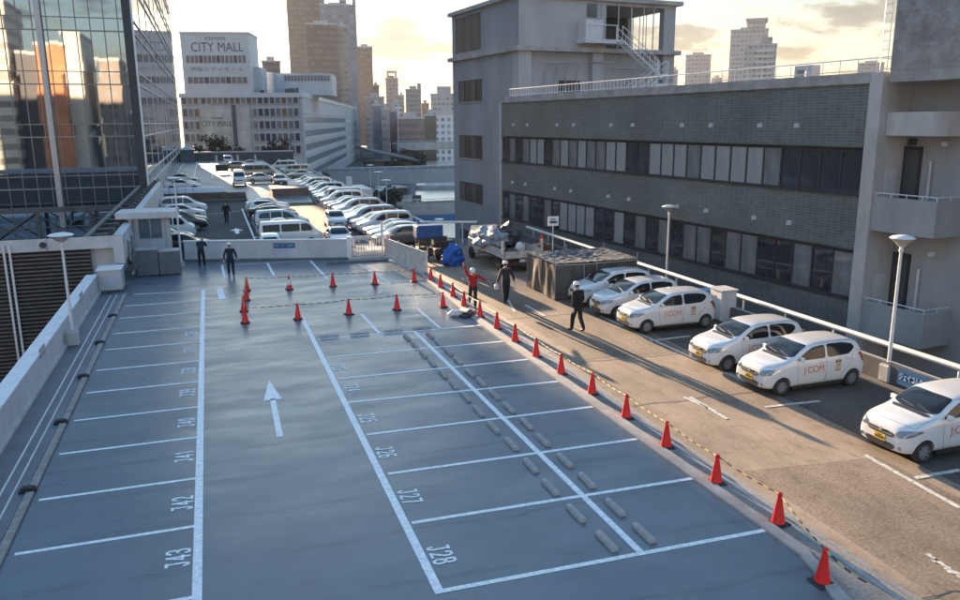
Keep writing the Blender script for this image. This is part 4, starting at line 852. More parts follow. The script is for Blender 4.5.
def frametop(o, W, h): part('crown', conc_light, o, lambda b: (b.box((W*.1, 2, h), (W*.25, 12, h+6)), b.box((W*.75, 2, h), (W*.9, 12, h+6)), b.box((W*.1, 2, h+6), (W*.9, 12, h+7.5))))
bldg(385.5, 398, 79, 760, 24, tb4, 'slim pale tower with framed top standing alone in the glow', feats=frametop)
bldg(398.5, 404, 96, 700, 20, tb4, 'small low block right of the slim pale tower')
bldg(405.5, 421, 90, 620, 26, tb4, 'brown grey block with stepped roof in the skyline', feats=lambda o, W, h: part('step', tb4, o, lambda b: b.box((W*.75, 1, h), (W, 14, h+5))))
bldg(421.5, 429, 104, 660, 20, tb1, 'low brown block left of the white columned block')
bldg(430.5, 456, 95, 560, 30, tb5, 'pale block with narrow vertical columns beside the grey corner tower', feats=lambda o, W, h: part('step', conc_light, o, lambda b: b.box((W*.25, 4, h), (W*.8, 20, h+6))))
bldg(365, 384, 98, 520, 40, tb4, 'grey block behind the end of the mall')
bldg(372, 381, 106, 420, 40, tb8, 'narrow dark slab right of the mall end'); bldg(381.5, 389, 110, 410, 40, tb4, 'narrow grey slab with stairs beside the river buildings'); bldg(389.3, 397, 112, 425, 40, tb8, 'narrow blue slab beside the brown office block')
bldg(391, 402, 105, 520, 20, tb7, 'small white block above the blue slab')
bldg(398, 424, 119, 400, 40, tb6, 'brown banded office block above the river bridge'); bldg(424.3, 436, 116, 405, 40, mat('plain_dark_green', (.13, .15, .15), .7, var=.2, vscale=.1), 'plain dark windowless block between brown office and white flats')
bldg(436.3, 458, 115, 395, 40, tb7, 'white block of flats with square windows left of the corner tower')
def step2(o, W, h): part('step', tb5, o, lambda b: (b.box((W*.42, 4, h), (W*.92, 26, h+7.5)), b.box((W*.38, 2, h+7.5), (W*.97, 28, h+9))))
bldg(731, 768, 31, 560, 36, tb5, 'tall cream apartment tower with wide cap seen over the roof railing', feats=step2)
def balc(o, W, h): part('balconies', m_white, o, lambda b: [b.box((W*.35, -1.2, 3.3*k), (W*.9, 0, 3.3*k+1.1)) for k in range(int(h/3.3))]); part('roof_box', tb4, o, lambda b: b.box((W*.5, 3, h), (W*.85, 12, h+5)))
bldg(745.5, 776.5, 46, 430, 26, tb5, 'cream apartment block with stacked balconies before the tall capped tower', feats=balc)
bldg(686, 711, 56, 620, 30, tb5, 'hazy pale tower standing alone right of the corner tower'); bldg(672, 678, 71, 600, 22, tb4, 'low pale block touching the right side of the corner tower'); bldg(712, 722, 79, 640, 20, tb4, 'very low pale block right of the hazy pale tower')
bldg(858, 884, 64, 700, 30, tb4, 'low grey block on the horizon left of the roof ladder'); bldg(262, 280, 62, 480, 20, tb3, 'small dark block on the horizon behind the mall roof')
# beyond and beside the frame, so that a step aside still finds a town
for i, (x, y, w_, d_, h_, m_, l) in enumerate(((60, -70, 30, 20, 22, tb4, 'grey block behind the camera to the right'), (150, 160, 30, 30, -2, tb4, 'grey office block east of the river'), (190, 280, 40, 30, 1, tb7, 'white flats east of the river'))):
    o = empty('office_block', (x, y, -12), 0, l, 'building'); part('walls', m_, o, lambda b: b.box((0, 0, 0), (w_, d_, h_+12))); part('roof', conc_light, o, lambda b: b.box((-.3, -.3, h_+12), (w_+.3, d_+.3, h_+13)))

# -- the street behind the camera, seen mirrored in the glass tower
stripes = towermat('striped_beige', (.62, .54, .42), (.16, .14, .12), 60, 3.6, .0, .55); brick = brickmat('orange_brick', (.62, .20, .07), (.30, .14, .08), .6, .25, .02, .7, axes='wall', var=.12); beige = mat('smooth_beige', (.60, .54, .44), .7, var=.12, vscale=.2); browng = towermat('brown_flats', (.26, .20, .16), (.08, .07, .07), 3, 3, .35, .45)
for x0, x1, Y, h, m_, l in ((-60, -46.5, -78, 38, stripes, 'beige striped office block across the street, mirrored in the glass tower'), (-46.4, -41, -84, 26, mat('dark_block', (.07, .06, .06), .6), 'dark block squeezed between striped and orange brick blocks'), (-40.5, -34.2, -78, 28, brick, 'orange brick block mirrored in the glass tower'), (-34.1, -30.2, -82, 31, beige, 'smooth beige block mirrored right of the orange brick block'), (-27.5, -22, -90, 25, browng, 'brown flats mirrored near the corner of the glass tower'), (-120, -61, -85, 30, tb4, 'wide grey block mirrored at the far left'), (-22, 10, -100, 10, tb4, 'low grey block behind the camera')):
    o = empty('office_block', (x0, Y-24, -12), 0, l, 'building'); part('walls', m_, o, lambda b: b.box((0, 0, 0), (x1-x0, 24, h+12))); part('roof', conc_light, o, lambda b: b.box((-.2, -.2, h+12), (x1-x0+.2, 24.2, h+12.8)))

# ================================================================== river, bridges, river bank
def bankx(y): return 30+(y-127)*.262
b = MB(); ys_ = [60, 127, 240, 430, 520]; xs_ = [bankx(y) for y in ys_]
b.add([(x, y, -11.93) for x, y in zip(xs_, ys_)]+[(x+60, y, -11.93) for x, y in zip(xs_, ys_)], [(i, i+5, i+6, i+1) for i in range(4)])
struct(b, 'river_water', mat('river_water', (.78, .70, .56), .28, .55, var=.15, vscale=.05, bump=.7, bscale=1.3, spec=1, bdist=.16))  # pale warm metallic colour brightens the sky's reflection in the water
def bridge(name, Y, zt, th, px0, label, col_=conc_wall, fence=None, w_=9):
    o = empty(name, (0, Y, 0), 0, label, 'bridge'); x0 = PY(px0, 175, Y).x; x1 = x0+150
    part('deck', asphfar, o, lambda b: b.box((x0, .3, zt-th), (x1, w_-.3, zt-.6)))
    part('side_beam', col_, o, lambda b: b.box((x0, 0, zt-th+.02), (x1, .3, zt)))
    part('far_beam', col_, o, lambda b: b.box((x0, w_-.3, zt-th+.02), (x1, w_, zt)))
    part('pier', conc_dark, o, lambda b: [b.box((x, w_*.3, -12), (x+1.6, w_*.7, zt-th)) for x in (x0+3, x0+40, x0+75)])
    part('railing', steel_white, o, lambda b: (b.tube([(x0, .15, zt+.8), (x1, .15, zt+.8)], .06, 5),)+tuple(b.tube([(x0+2.5*k, .15, zt), (x0+2.5*k, .15, zt+.8)], .04, 4) for k in range(60)))
    return o
bridge('road_bridge', 180, PY(400, 170, 180).z, 3.2, 330, 'pale long road bridge crossing the river, the nearer high one', mat('bridge_blue', (.26, .29, .34), .6, var=.15, vscale=.2), w_=14)
bridge('far_bridge', 330, PY(400, 143, 330).z, 3, 398, 'thin far bridge below the brown office block')
o = bridge('walkway_bridge', 128, PY(430, 204, 128).z, 1.2, 402, 'low grey walkway bridge in front of the round ramp', w_=5)
part('lower_beam', conc_wall, o, lambda b: b.box((PY(402, 210, 127).x, -1, PY(430, 214, 128).z), (80, 0, PY(430, 209, 128).z)))
part('hoarding', mat('blue_hoarding', (.02, .10, .26), .5, var=.1), o, lambda b: b.box((PY(408, 218, 127).x, -1.6, PY(430, 223, 127).z), (80, -1.4, PY(430, 214.5, 127).z)))
# bank building with slanted roof and round ramp
o = empty('bank_building', (0, 0, 0), 0, 'low brown building with long slanting grey roof beside the river', 'building')
A = PY(374, 152, 290); B = PY(406, 162, 290)
part('walls', mat('brown_wall', (.16, .11, .085), .8, var=.3, vscale=.2), o, lambda b: b.prism([(A.x, 290), (B.x+2, 290), (B.x+2, 312), (A.x, 312)], -12, B.z))
part('roof', conc_dark, o, lambda b: b.add([(A.x-2, 286, A.z), (B.x+4, 286, B.z), (B.x+4, 300, B.z+1), (A.x-2, 316, A.z+1), (A.x-2, 286, A.z+.6), (B.x+4, 286, B.z+.6), (B.x+4, 300, B.z+1.6), (A.x-2, 316, A.z+1.6)], [(0, 3, 2, 1), (4, 5, 6, 7), (0, 1, 5, 4), (1, 2, 6, 5), (2, 3, 7, 6), (3, 0, 4, 7)]))
o = empty('round_ramp', (0, 0, 0), 0, 'round grey ramp with cluttered roofs jutting into the river', 'ramp')
cR = PY(406, 194, 171); 
def rampf(b):
    for k in range(20):
        a0, a1 = math.pi*1.5*k/20, math.pi*1.5*(k+1)/20; z0, z1 = -10.6+k*.13, -10.6+(k+1)*.13
        for r0, r1, h_ in ((2.6, 4.6, 0), (4.6, 4.8, .9)):
            P = [(cR.x+r_*math.cos(a), cR.y+r_*math.sin(a)*1.2, z+hh) for (r_, a, z, hh) in ((r0, a0, z0, -.5), (r1, a0, z0, -.5), (r1, a1, z1, -.5), (r0, a1, z1, -.5), (r0, a0, z0, h_), (r1, a0, z0, h_), (r1, a1, z1, h_), (r0, a1, z1, h_))]
            b.add(P, [(0, 3, 2, 1), (4, 5, 6, 7), (0, 1, 5, 4), (1, 2, 6, 5), (2, 3, 7, 6), (3, 0, 4, 7)])
part('ramp_deck', conc_light, o, rampf); part('core', conc_dark, o, lambda b: b.lathe([(5.2, -12), (5.2, -10.4), (2, -10.2)], (cR.x, cR.y, 0), 24))
def clut(b):
    for k in range(26):
        a = rnd.random()*6.28; r_ = rnd.uniform(0, 4); x, y = cR.x+r_*math.cos(a), cR.y+r_*math.sin(a); b.box((x-.6, y-.5, -10.3), (x+.6, y+.5, -10.3+rnd.uniform(.4, 2.4)), rz=rnd.random())
    for k in range(5): x = cR.x-9+1.9*k; b.tube([(x-2, cR.y-5, -11.5), (x+1.4, cR.y-3, -7.6)], .22, 5)
q_ = MB(); clut(q_); q_.m = [k % 3 for k in range(len(q_.f))]; q_.build('clutter', [panel_white, dark_metal, conc_dark], o)
o = empty('tour_boat', (PY(440, 167, 230).x, 232, -11.9), R(75), 'grey domed tour boat on the bright river', 'boat')
part('hull', conc_wall, o, lambda b: b.prism([(-2.4, -7), (2.4, -7), (2.4, 5), (0, 9), (-2.4, 5)], 0, 1.2)); part('canopy', panel_white, o, lambda b: b.add([(2.1*math.cos(t), y_, 1.2+1.9*math.sin(t)) for y_ in (-6, 4) for t in [math.pi*k/8 for k in range(9)]], [(i, i+1, i+10, i+9) for i in range(8)]+[tuple(range(9)), tuple(range(9, 18))]), 40)
o = empty('quay_wall', (0, 0, 0), 0, 'dark stone quay wall along the near river bank', 'quay')
part('wall', conc_dark, o, lambda b: b.add([(bankx(y)+dx, y, z) for y in (60, 127, 240, 430) for dx, z in ((-1.2, -12), (-1.2, -10.6), (-.1, -10.6), (-.1, -12))], [(i*4+k, i*4+(k+1) % 4, i*4+4+(k+1) % 4, i*4+4+k) for i in range(3) for k in range(4)]+[(0, 1, 2, 3), (12, 13, 14, 15)]))
for i, (x, y, w_, dd, h_, l) in enumerate(((36, 203, 9, 8, 2.4, 'low grey shed seen below the road bridge, left'), (46, 222, 7, 7, 1.6, 'low dark shed seen below the road bridge, right'), (20, 146, 7, 9, 2.2, 'low dark shed beyond the roof annexe'))):
    o = empty('riverside_shed', (x, y, -12), .2, l, 'shed'); part('walls', gray_box if i != 1 else conc_dark, o, lambda b: b.box((0, 0, 0), (w_, dd, h_))); part('roof', conc_light if i < 2 else conc_dark, o, lambda b: b.box((-.3, -.3, h_), (w_+.3, dd+.3, h_+.25)))
# white annexe with flat roof next to the car park's far right edge
o = empty('roof_annexe', (0, 0, 0), 0, 'small white flat roofed annexe beyond the far railing', 'building')
A = PY(335, 184, 104); part('walls', panel_white, o, lambda b: b.box((16.2, 104, -12), (20.0, 112, PY(370, 189, 104).z))); part('chimney', panel_white, o, lambda b: b.box((17.2, 108, -3), (18, 109, PY(356, 177, 108).z)))
for i, (px, py, Y, l) in enumerate(((370, 165, 150, 'behind the far railing, left'), (378, 172, 132, 'slim one before the river'), (386, 180, 112, 'left one before the round ramp'), (439, 219, 92, 'right one standing against the bright river'))):
    g = PY(px, py, Y); street_lamp('street_lamp', (g.x, Y, -12), g.z+12, .7 if i < 3 else .55, 0, f'distant white dish lamp {l}', 'distant street lamps', base=False)

# ================================================================== trees
leaf_a = mat('leaf_dark', (.028, .040, .022), .7, var=.5, vscale=1.5); bark = mat('bark', (.08, .06, .045), .9, var=.3, vscale=4)
def tree(loc, h, rx, label, grp, n=900, ls=.28, name='shrub_tree'):
    o = empty(name, loc, 0, label, 'tree', grp)
    def tr(b):
        b.tube([(0, 0, 0), (rnd.uniform(-.1, .1), 0, h*.5), (0, 0, h*.8)], [h*.035, h*.025, h*.01], 6)
        for k in range(6): a = rnd.random()*6.28; b.tube([(0, 0, h*rnd.uniform(.25, .5)), (math.cos(a)*rx*.6, math.sin(a)*rx*.6, h*rnd.uniform(.6, .85))], [h*.014, h*.005], 4)
    part('trunk', bark, o, tr)
    def cr_(b):
        cl = [(rnd.uniform(-.6, .6)*rx, rnd.uniform(-.6, .6)*rx, h*rnd.uniform(.35, .85), rx*rnd.uniform(.3, .55)) for _ in range(11)]
        for _ in range(n):
            c = rnd.choice(cl); v = Vector((rnd.gauss(0, 1), rnd.gauss(0, 1), rnd.gauss(0, 1))).normalized()*c[3]*rnd.random()**.4; p = Vector(c[:3])+v
            a = Vector((rnd.gauss(0, 1), rnd.gauss(0, 1), rnd.gauss(0, 1))).normalized()*ls; q = a.cross(Vector((rnd.gauss(0, 1), rnd.gauss(0, 1), rnd.gauss(0, 1)))).normalized()*ls*.55
            b.add([p-a, p+q, p+a, p-q], [(0, 1, 2, 3)])
    part('crown', leaf_a, o, cr_); return o
tg = 'dark shrubs at the foot of the mall'
for px, h, r_, l in ((188, 3.4, 2.2, 'at the far left under the mall'), (197, 4.0, 2.6, 'second from left under the mall'), (204.5, 3.0, 1.8, 'third from left under the mall'), (217, 6.2, 3.6, 'largest one below the beige panel'), (225, 4.2, 2.4, 'joined right of the largest shrub'), (239, 3.8, 2.6, 'alone below the right part of the beige panel'), (252, 2.6, 2.0, 'low one at the left of the window rows'), (262, 3.0, 2.6, 'low broad one under the window rows'), (271, 3.6, 2.4, 'next to the last one under the window rows'), (281, 5.0, 3.4, 'rightmost bulky one under the window rows')):
    Y = 172; g = PY(px, 166, Y); tree((g.x, Y, -1.8), h+1.6, r_*.85, f'dark evergreen shrub {l}', tg, 700, .3)
tree((PY(397, 165, 262).x, 262, -12), 7, 5, 'dark tree by the brown building on the river bank', 'river bank trees', 900, .6, 'bank_tree'); tree((PY(412, 158, 300).x, 300, -12), 8, 7, 'dark tree above the round ramp on the river bank', 'river bank trees', 900, .7, 'bank_tree'); tree((PY(409, 150, 340).x, 340, -12), 8, 7, 'farthest dark tree where the river bends', 'river bank trees', 900, .8, 'bank_tree'); tree((PY(385, 192, 165).x, 165, -12), 6, 4, 'dark tree left of the round ramp', 'river bank trees', 900, .5, 'bank_tree')

# ================================================================== raised far deck
b = MB(); b.box((-6, 89, -.01), (3.4, 165, .9)); b.prism([(3.4, 94), (9.9, 94), (9.9, 165), (3.4, 165)], -.01, .9)
b.add([(3.4, 84, .002), (9.9, 84, .002), (9.9, 94, .9), (3.4, 94, .9)], [(0, 1, 2, 3)]); struct(b, 'far_raised_deck', mat('far_deck_gray', (.17, .19, .21), .4, var=.25, vscale=.4, rvar=.12))
b = MB(); b.box((-6, 88.9, .3), (3.35, 88.99, .75), 0); struct(b, 'far_deck_edge', mat('rust_brown', (.13, .10, .085), .85, var=.35, vscale=1.2))
b = MB()
for x in (-4.6, -2.2, .2, 2.6): b.line((x, 112, 0), (x, 160, 0), .16, .912)
for y in (112, 136): b.line((-5.5, y, 0), (3, y, 0), .14, .913)
b.line((10.1, 62, 0), (10.1, 158, 0), .13, .006); b.line((2.6, 51.5, 0), (2.6, 80, 0), .13, .006)
for y in (56, 59, 62, 65, 68, 71, 74): b.line((-5, y, 0), (-1.6, y, 0), .1, .006)
b.line((-1.6, 75, 0), (2.4, 78, 0), .1, .007)
struct(b, 'far_line_markings', line_paint)
o = empty('dark_hatch_box', (8.1, 90, 0), 0, 'low dark brown hatch box with grey lid before the far deck', 'box'); part('body', mat('rust_brown', (.13, .10, .085)), o, lambda b: b.box((-2, -2, 0), (1.8, 2.4, 1.1))); part('lid', gray_box, o, lambda b: b.box((-2.1, -2.1, 1.1), (1.9, 2.5, 1.2)))
o = empty('edge_barrier', (-1.8, 89.3, .9), 0, 'pale curved plastic barrier along the edge of the raised far deck', 'barrier')
part('hood', mat('barrier_plastic', (.55, .62, .7), .3), o, lambda b: [b.add([(x_, .5*math.cos(t), .05+.55*math.sin(t)) for x_ in (-3.2+.78*k+.03, -3.2+.78*(k+1)-.02) for t in [math.pi*j/6 for j in range(7)]], [(i, i+1, i+8, i+7) for i in range(6)]) for k in range(8)], 40)
part('base', gray_box, o, lambda b: b.box((-3.3, -.4, 0), (3.2, .5, .06)))
w = empty('end_wall', (0, 165.2, .9), 0, 'low brown wall closing the far raised deck before the shrubs', 'low wall'); part('wall', conc_dark, w, lambda b: b.box((-6, 0, -1), (16, .3, 1.5))); part('coping', panel_white, w, lambda b: b.box((-6, -.08, 1.5), (16, .38, 1.75)))
o = empty('deck_hut', (-3.9, 161.5, .9), 0, 'small grey hut with pointed roof on the far deck corner', 'hut'); part('walls', gray_box, o, lambda b: b.box((-1.2, -1, 0), (1.2, 1, 2.3))); part('roof', panel_white, o, lambda b: b.add([(-1.4, -1.2, 2.3), (1.4, -1.2, 2.3), (1.4, 1.2, 2.3), (-1.4, 1.2, 2.3), (0, 0, 3.1)], [(0, 1, 4), (1, 2, 4), (2, 3, 4), (3, 0, 4), (3, 2, 1, 0)]))
for i, (x, y) in enumerate(((1.2, 158), (5.0, 158), (8.2, 158), (12.5, 158))): 
    o = empty('deck_bollard', (x, y, .9 if x < 9.9 else 0), 0, f'small white bollard before the far end wall, {["leftmost", "second from left", "third from left", "rightmost"][i]}', 'bollard', 'white bollards by the end wall'); part('post', panel_white, o, lambda b: b.lathe([(.22, 0), (.2, 1.1), (.1, 1.35)], (0, 0, 0), 10), 40)
for i in range(12):
    y = 96+i*5.4; o = copy_tree(src, None, (10.15, y, .0), 0, f'tiny red cone bordering the raised far deck, number {i+1} from the near end', 'tiny cones bordering the far deck')
o = empty('deck_sign', (1.6, 122, .9), 0, 'small dark notice stand on the far raised deck', 'sign'); part('board', dark_metal, o, lambda b: b.box((-.9, 0, .35), (.9, .06, 1.3))); part('leg', steel, o, lambda b: (b.box((-.8, 0.065, 0), (-.7, .1, .9)), b.box((.7, .065, 0), (.8, .1, .9))))
o = empty('painted_arrow_board', (0, 0, 0)); bpy.data.objects.remove(o)
b = MB(); g = G(237, 232); b.add([(g.x-.15, g.y-1, .008), (g.x+.15, g.y-1, .008), (g.x+.15, g.y+.8, .008), (g.x-.15, g.y+.8, .008)], [(0, 1, 2, 3)]); b.add([(g.x-.5, g.y+.8, .008), (g.x+.5, g.y+.8, .008), (g.x, g.y+2.2, .008)], [(0, 1, 2)]); struct(b, 'aisle_arrow_marking', line_paint)
# ================================================================== cars (local -x is the front)
def pchip(pts):
    xs = [p[0] for p in pts]; ys = [p[1] for p in pts]
    def f(x):
        if x <= xs[0]: return ys[0]
        for i in range(len(xs)-1):
            if x <= xs[i+1]:
                t = (x-xs[i])/(xs[i+1]-xs[i])
                def sl(j):
                    if j <= 0 or j >= len(xs)-1: return 0 if j <= 0 else 0
                    a = (ys[j]-ys[j-1])/(xs[j]-xs[j-1]); c = (ys[j+1]-ys[j])/(xs[j+1]-xs[j]); return 0 if a*c <= 0 else 2*a*c/(a+c)
                h = xs[i+1]-xs[i]
                m0, m1 = sl(i), sl(i+1)
                if i == 0: m0 = (ys[1]-ys[0])/h
                if i == len(xs)-2: m1 = (ys[-1]-ys[-2])/h
                return (2*t**3-3*t*t+1)*ys[i]+(t**3-2*t*t+t)*h*m0+(-2*t**3+3*t*t)*ys[i+1]+(t**3-t*t)*h*m1
        return ys[-1]
    return f
def paint(name, col, coat=1., rough=.3, metal=0): return mat(name, col, rough, metal, coat=coat, spec=.5)
p_white = paint('paint_white', (.66, .67, .67)); p_pearl = paint('paint_pearl', (.50, .51, .50)); p_silver = paint('paint_silver', (.38, .40, .42), metal=.6); p_black = paint('paint_black', (.012, .013, .016)); p_grey = paint('paint_grey', (.13, .14, .15), metal=.5); p_blue = paint('paint_steel_blue', (.20, .26, .33), metal=.5)
carglass = mat('car_glass', (.012, .016, .022), .05, spec=.45); lamp_clear = mat('lamp_clear', (.22, .24, .27), .06, .5, spec=.9); lamp_red = mat('lamp_red', (.28, .02, .015), .15); lamp_amber = mat('lamp_amber', (.5, .2, .03), .2)
trim = mat('black_trim', (.02, .02, .022), .5); plate_y = mat('plate_yellow', (.62, .42, .04), .5); plate_w = mat('plate_white', (.6, .6, .6), .5); rimm = mat('rim_silver', (.45, .46, .48), .35, .7); well = mat('wheel_well', (.012, .012, .012), .9)
ink_o = mat('lettering_orange', (.62, .13, .03), .5); ink_k = mat('lettering_dark', (.05, .03, .03), .5); gold = mat('badge_gold', (.55, .42, .24), .5)
def wheel_mb(r, w_, hi):
    n = 28 if hi else 14; b = MB(); b.lathe([(r*.62, -w_*.2), (r*.62, -w_/2), (r*.9, -w_/2), (r*.985, -w_*.38), (r, -w_*.2), (r, w_*.2), (r*.985, w_*.38), (r*.9, w_/2), (r*.62, w_/2)], (0, 0, 0), n, ax='y', caps=False); ty = b.mesh('tyre', black_rubber, 40)
    q = MB(); 
    q.lathe([(r*.60, -w_*.5), (r*.66, -w_*.5), (r*.66, w_*.3), (r*.60, w_*.3)], (0, 0, 0), n, ax='y', caps=False); q.lathe([(r*.62, -w_*.22), (r*.62, w_*.3)], (0, 0, 0), n, 1, ax='y')
    q.lathe([(r*.15, -w_*.50), (r*.13, -w_*.18)], (0, 0, 0), 10, ax='y')
    ns = 9 if hi else 6
    for k in range(ns):
        t = 2*math.pi*k/ns; d = Vector((math.cos(t), 0, math.sin(t))); s = Vector((-math.sin(t), 0, math.cos(t)))*r*.09
        a = d*r*.10; c = d*r*.62; y0, y1 = -w_*.46, -w_*.30; vs = [a-s, a+s, c+s*1.25, c-s*1.25]
        q.add([(v.x, y0, v.z) for v in vs]+[(v.x, y1, v.z) for v in vs], [(0, 1, 2, 3), (7, 6, 5, 4), (0, 4, 5, 1), (1, 5, 6, 2), (2, 6, 7, 3), (3, 7, 4, 0)])
    return ty, q.mesh('rim', [rimm, well], 40)
def make_car(kind, S, hi=False):
    Lc, W = S['L'], S['W']; top = pchip(S['top']); sh = pchip(S['sh']); rr_ = pchip(S['rr']); zb = S.get('zb', .2)
    root = empty(kind)
    xs = [0, .03, .09, .18, .3, .45, .62]; x = .8
    while x < Lc-.5: xs.append(x); x += .17
    xs += [Lc-.4, Lc-.25, Lc-.12, Lc-.04, Lc]
    rings = []
    fw_ = S.get('fround', .24); rw_ = S.get('rround', .12)
    for x in xs:
        pw = 1-fw_*(1-min(1, x/.55))**2.4-rw_*(1-min(1, (Lc-x)/.35))**2.4
        w = W/2*pw; zt = top(x); zs = min(sh(x), zt-.015); r_ = rr_(x)*w; z0 = zb+.07*(1-min(1, x/.25))**2+.08*(1-min(1, (Lc-x)/.25))**2; ws_ = w*.955
        half = [(0, z0), (w*.84, z0), (w*.965, z0+.07), (w*1.0, z0+.42*(zs-z0)), (w*.99, zs-.09), (ws_, zs), (ws_+(r_-ws_)*.5, zs+(zt-zs)*.5), (r_, zt-min(.05, (zt-zs)*.35)), (r_*.86, zt-min(.012, (zt-zs)*.1)), (r_*.45, zt+.0), (0, zt+.005)]
        rings.append([(x-Lc/2, y, z) for y, z in half]+[(x-Lc/2, -y, z) for y, z in half[-2:0:-1]])
    n = len(rings[0]); b = MB(); b.v = [p for r_ in rings for p in r_]
    b.f = [(i*n+k, i*n+(k+1) % n, (i+1)*n+(k+1) % n, (i+1)*n+k) for i in range(len(rings)-1) for k in range(n)]+[tuple(range(n-1, -1, -1)), tuple((len(rings)-1)*n+k for k in range(n))]; b.m = [0]*len(b.f)
    me = b.mesh('body', [S['paint'], well]); o = bpy.data.objects.new('body', me); COL.objects.link(o)
    sub = o.modifiers.new('s', 'SUBSURF'); sub.levels = 2 if hi else 1; sub.render_levels = sub.levels
    bpy.context.view_layer.update(); dg = bpy.context.evaluated_depsgraph_get(); me2 = bpy.data.meshes.new_from_object(o.evaluated_get(dg)); o.modifiers.clear(); o.data = me2
    bvh = BVHTree.FromPolygons([v.co[:] for v in me2.vertices], [p.vertices[:] for p in me2.polygons])
    wr = S['wr']; wx = [S['fo']-Lc/2, S['fo']+S['wb']-Lc/2]
    c = MB()
    for x in wx:
        for sgn in (-1, 1): c.lathe([(wr*1.13, sgn*(W/2-.26)), (wr*1.13, sgn*(W/2+.2))], (x, 0, wr+.01), 32 if hi else 18, ax='y')
    co = c.build('cut', well); bo_ = o.modifiers.new('b', 'BOOLEAN'); bo_.operation = 'DIFFERENCE'; bo_.solver = 'EXACT'; bo_.object = co
    bpy.context.view_layer.update(); dg = bpy.context.evaluated_depsgraph_get(); me3 = bpy.data.meshes.new_from_object(o.evaluated_get(dg)); o.modifiers.clear(); o.data = me3; bpy.data.objects.remove(co)
    me3.materials.clear(); me3.materials.append(S['paint']); me3.materials.append(well)
    for p in me3.polygons:
        cc_ = p.center; hit = any((cc_.x-x)**2+(cc_.z-wr-.01)**2 < (wr*1.12)**2*1.005 for x in wx) and abs(cc_.y) < W/2-.02 and (abs(p.normal.y) < .5 or abs(cc_.y) < W/2-.2)
        p.material_index = 1 if (hit or cc_.z < zb+.03) else 0
    me3.polygons.foreach_set('use_smooth', [True]*len(me3.polygons)); me3.set_sharp_from_angle(angle=R(38)); me3.name = 'body'; o.name = 'body'; o.parent = root
    def cast(p, d):
        h = bvh.ray_cast(Vector(p), Vector(d)); return h[0]
    def patch(name, outline, axis, m, off=.007, parent=root, dens=4, sm=2, rings_=5, label=None):
        """outline in two coordinates, cast on to the body along the third"""
        pts = [Vector(p) for p in outline]
        for _ in range(sm):   # corner rounding
            q = []
            for i in range(len(pts)): a, b2 = pts[i], pts[(i+1) % len(pts)]; d_ = (b2-a); e_ = min(.22, .05/max(d_.length, 1e-6)); q += [a+d_*e_, b2-d_*e_]
            pts = q
        dn = []
        for i in range(len(pts)):
            a, b2 = pts[i], pts[(i+1) % len(pts)]; k_ = max(1, int((b2-a).length/.09))
            dn += [a.lerp(b2, t/k_) for t in range(k_)]
        ctr = sum(dn, Vector((0, 0)))/len(dn); b_ = MB(); N_ = len(dn)
        def P(u):
            if axis == 'top': o_, d_ = (u.x-Lc/2, u.y, 4), (0, 0, -1)
            elif axis == 'front': o_, d_ = (-Lc, u.x, u.y), (1, 0, 0)
            elif axis == 'rear': o_, d_ = (Lc, u.x, u.y), (-1, 0, 0)
            elif axis == 'left': o_, d_ = (u.x-Lc/2, -3, u.y), (0, 1, 0)
            else: o_, d_ = (u.x-Lc/2, 3, u.y), (0, -1, 0)
            h = bvh.ray_cast(Vector(o_), Vector(d_))
            return None if h[0] is None else h[0]+h[1]*off*(1 if h[1].dot(Vector(d_)) < 0 else -1)
        R_ = [[P(ctr+(d_-ctr)*(k+1)/rings_) for d_ in dn] for k in range(rings_)]; c0 = P(ctr)
        if c0 is None or any(p is None for r_ in R_ for p in r_):
            return None
        vs = [c0]+[p for r_ in R_ for p in r_]; fs = [(0, 1+i, 1+(i+1) % N_) for i in range(N_)]
        for k in range(rings_-1): fs += [(1+k*N_+i, 1+(k+1)*N_+i, 1+(k+1)*N_+(i+1) % N_, 1+k*N_+(i+1) % N_) for i in range(N_)]
        b_.add(vs, fs); return b_.build(name, m, parent, 60)
    for nm, ol in S['side']:
        for ax_ in ('left', 'right'): patch(nm, ol, ax_, carglass)
    patch('windshield', S['ws'], 'top' if S.get('ws_axis', 'top') == 'top' else 'front', carglass, .008)
    patch('rear_window', S['rw'], 'rear', carglass, .008)
    for s in (-1, 1):
        patch('headlight', [(s*a, c_) for a, c_ in S['hl']][::s], 'front', lamp_clear, .012)
        if hi: hc_ = sum((Vector(p) for p in S['hl']), Vector((0, 0)))/len(S['hl']); patch('headlight_trim', [(s*(hc_.x+(a-hc_.x)*1.09), hc_.y+(c_-hc_.y)*1.16) for a, c_ in S['hl']][::s], 'front', trim, .006)
        patch('tail_light', [(s*a, c_) for a, c_ in S['tl']][::s], 'rear', lamp_red, .012)
    patch('grille', S['gr'], 'front', trim, .012, sm=1)
    if hi: patch('lower_grille', S['gr2'], 'front', trim, .012, sm=1)
    pz = S['plate']; xf = cast((-Lc, 0, pz), (1, 0, 0)).x
    pl = part('licence_plate', S['pm'], root, lambda b: b.box((xf-.03, -.165, pz-.08), (xf-.012, .165, pz+.08)))
    if hi:
        part('plate_marks', ink_k, pl, lambda b: (b.box((xf-.033, -.13, pz-.05), (xf-.03, -.05, pz+.015)), b.box((xf-.033, -.03, pz-.05), (xf-.03, .04, pz+.015)), b.box((xf-.033, .06, pz-.05), (xf-.03, .13, pz+.015)), b.box((xf-.033, -.06, pz+.03), (xf-.03, .07, pz+.06))))
        g_ = S['gr']; gx = cast((-Lc, 0, g_[0][1]), (1, 0, 0)).x
        part('grille_bar', alu, root, lambda b: b.tube([cast((-Lc, y, S['grz']), (1, 0, 0))+Vector((-.015, 0, 0)) for y in [-.36+.06*k for k in range(13)]], .009, 5))
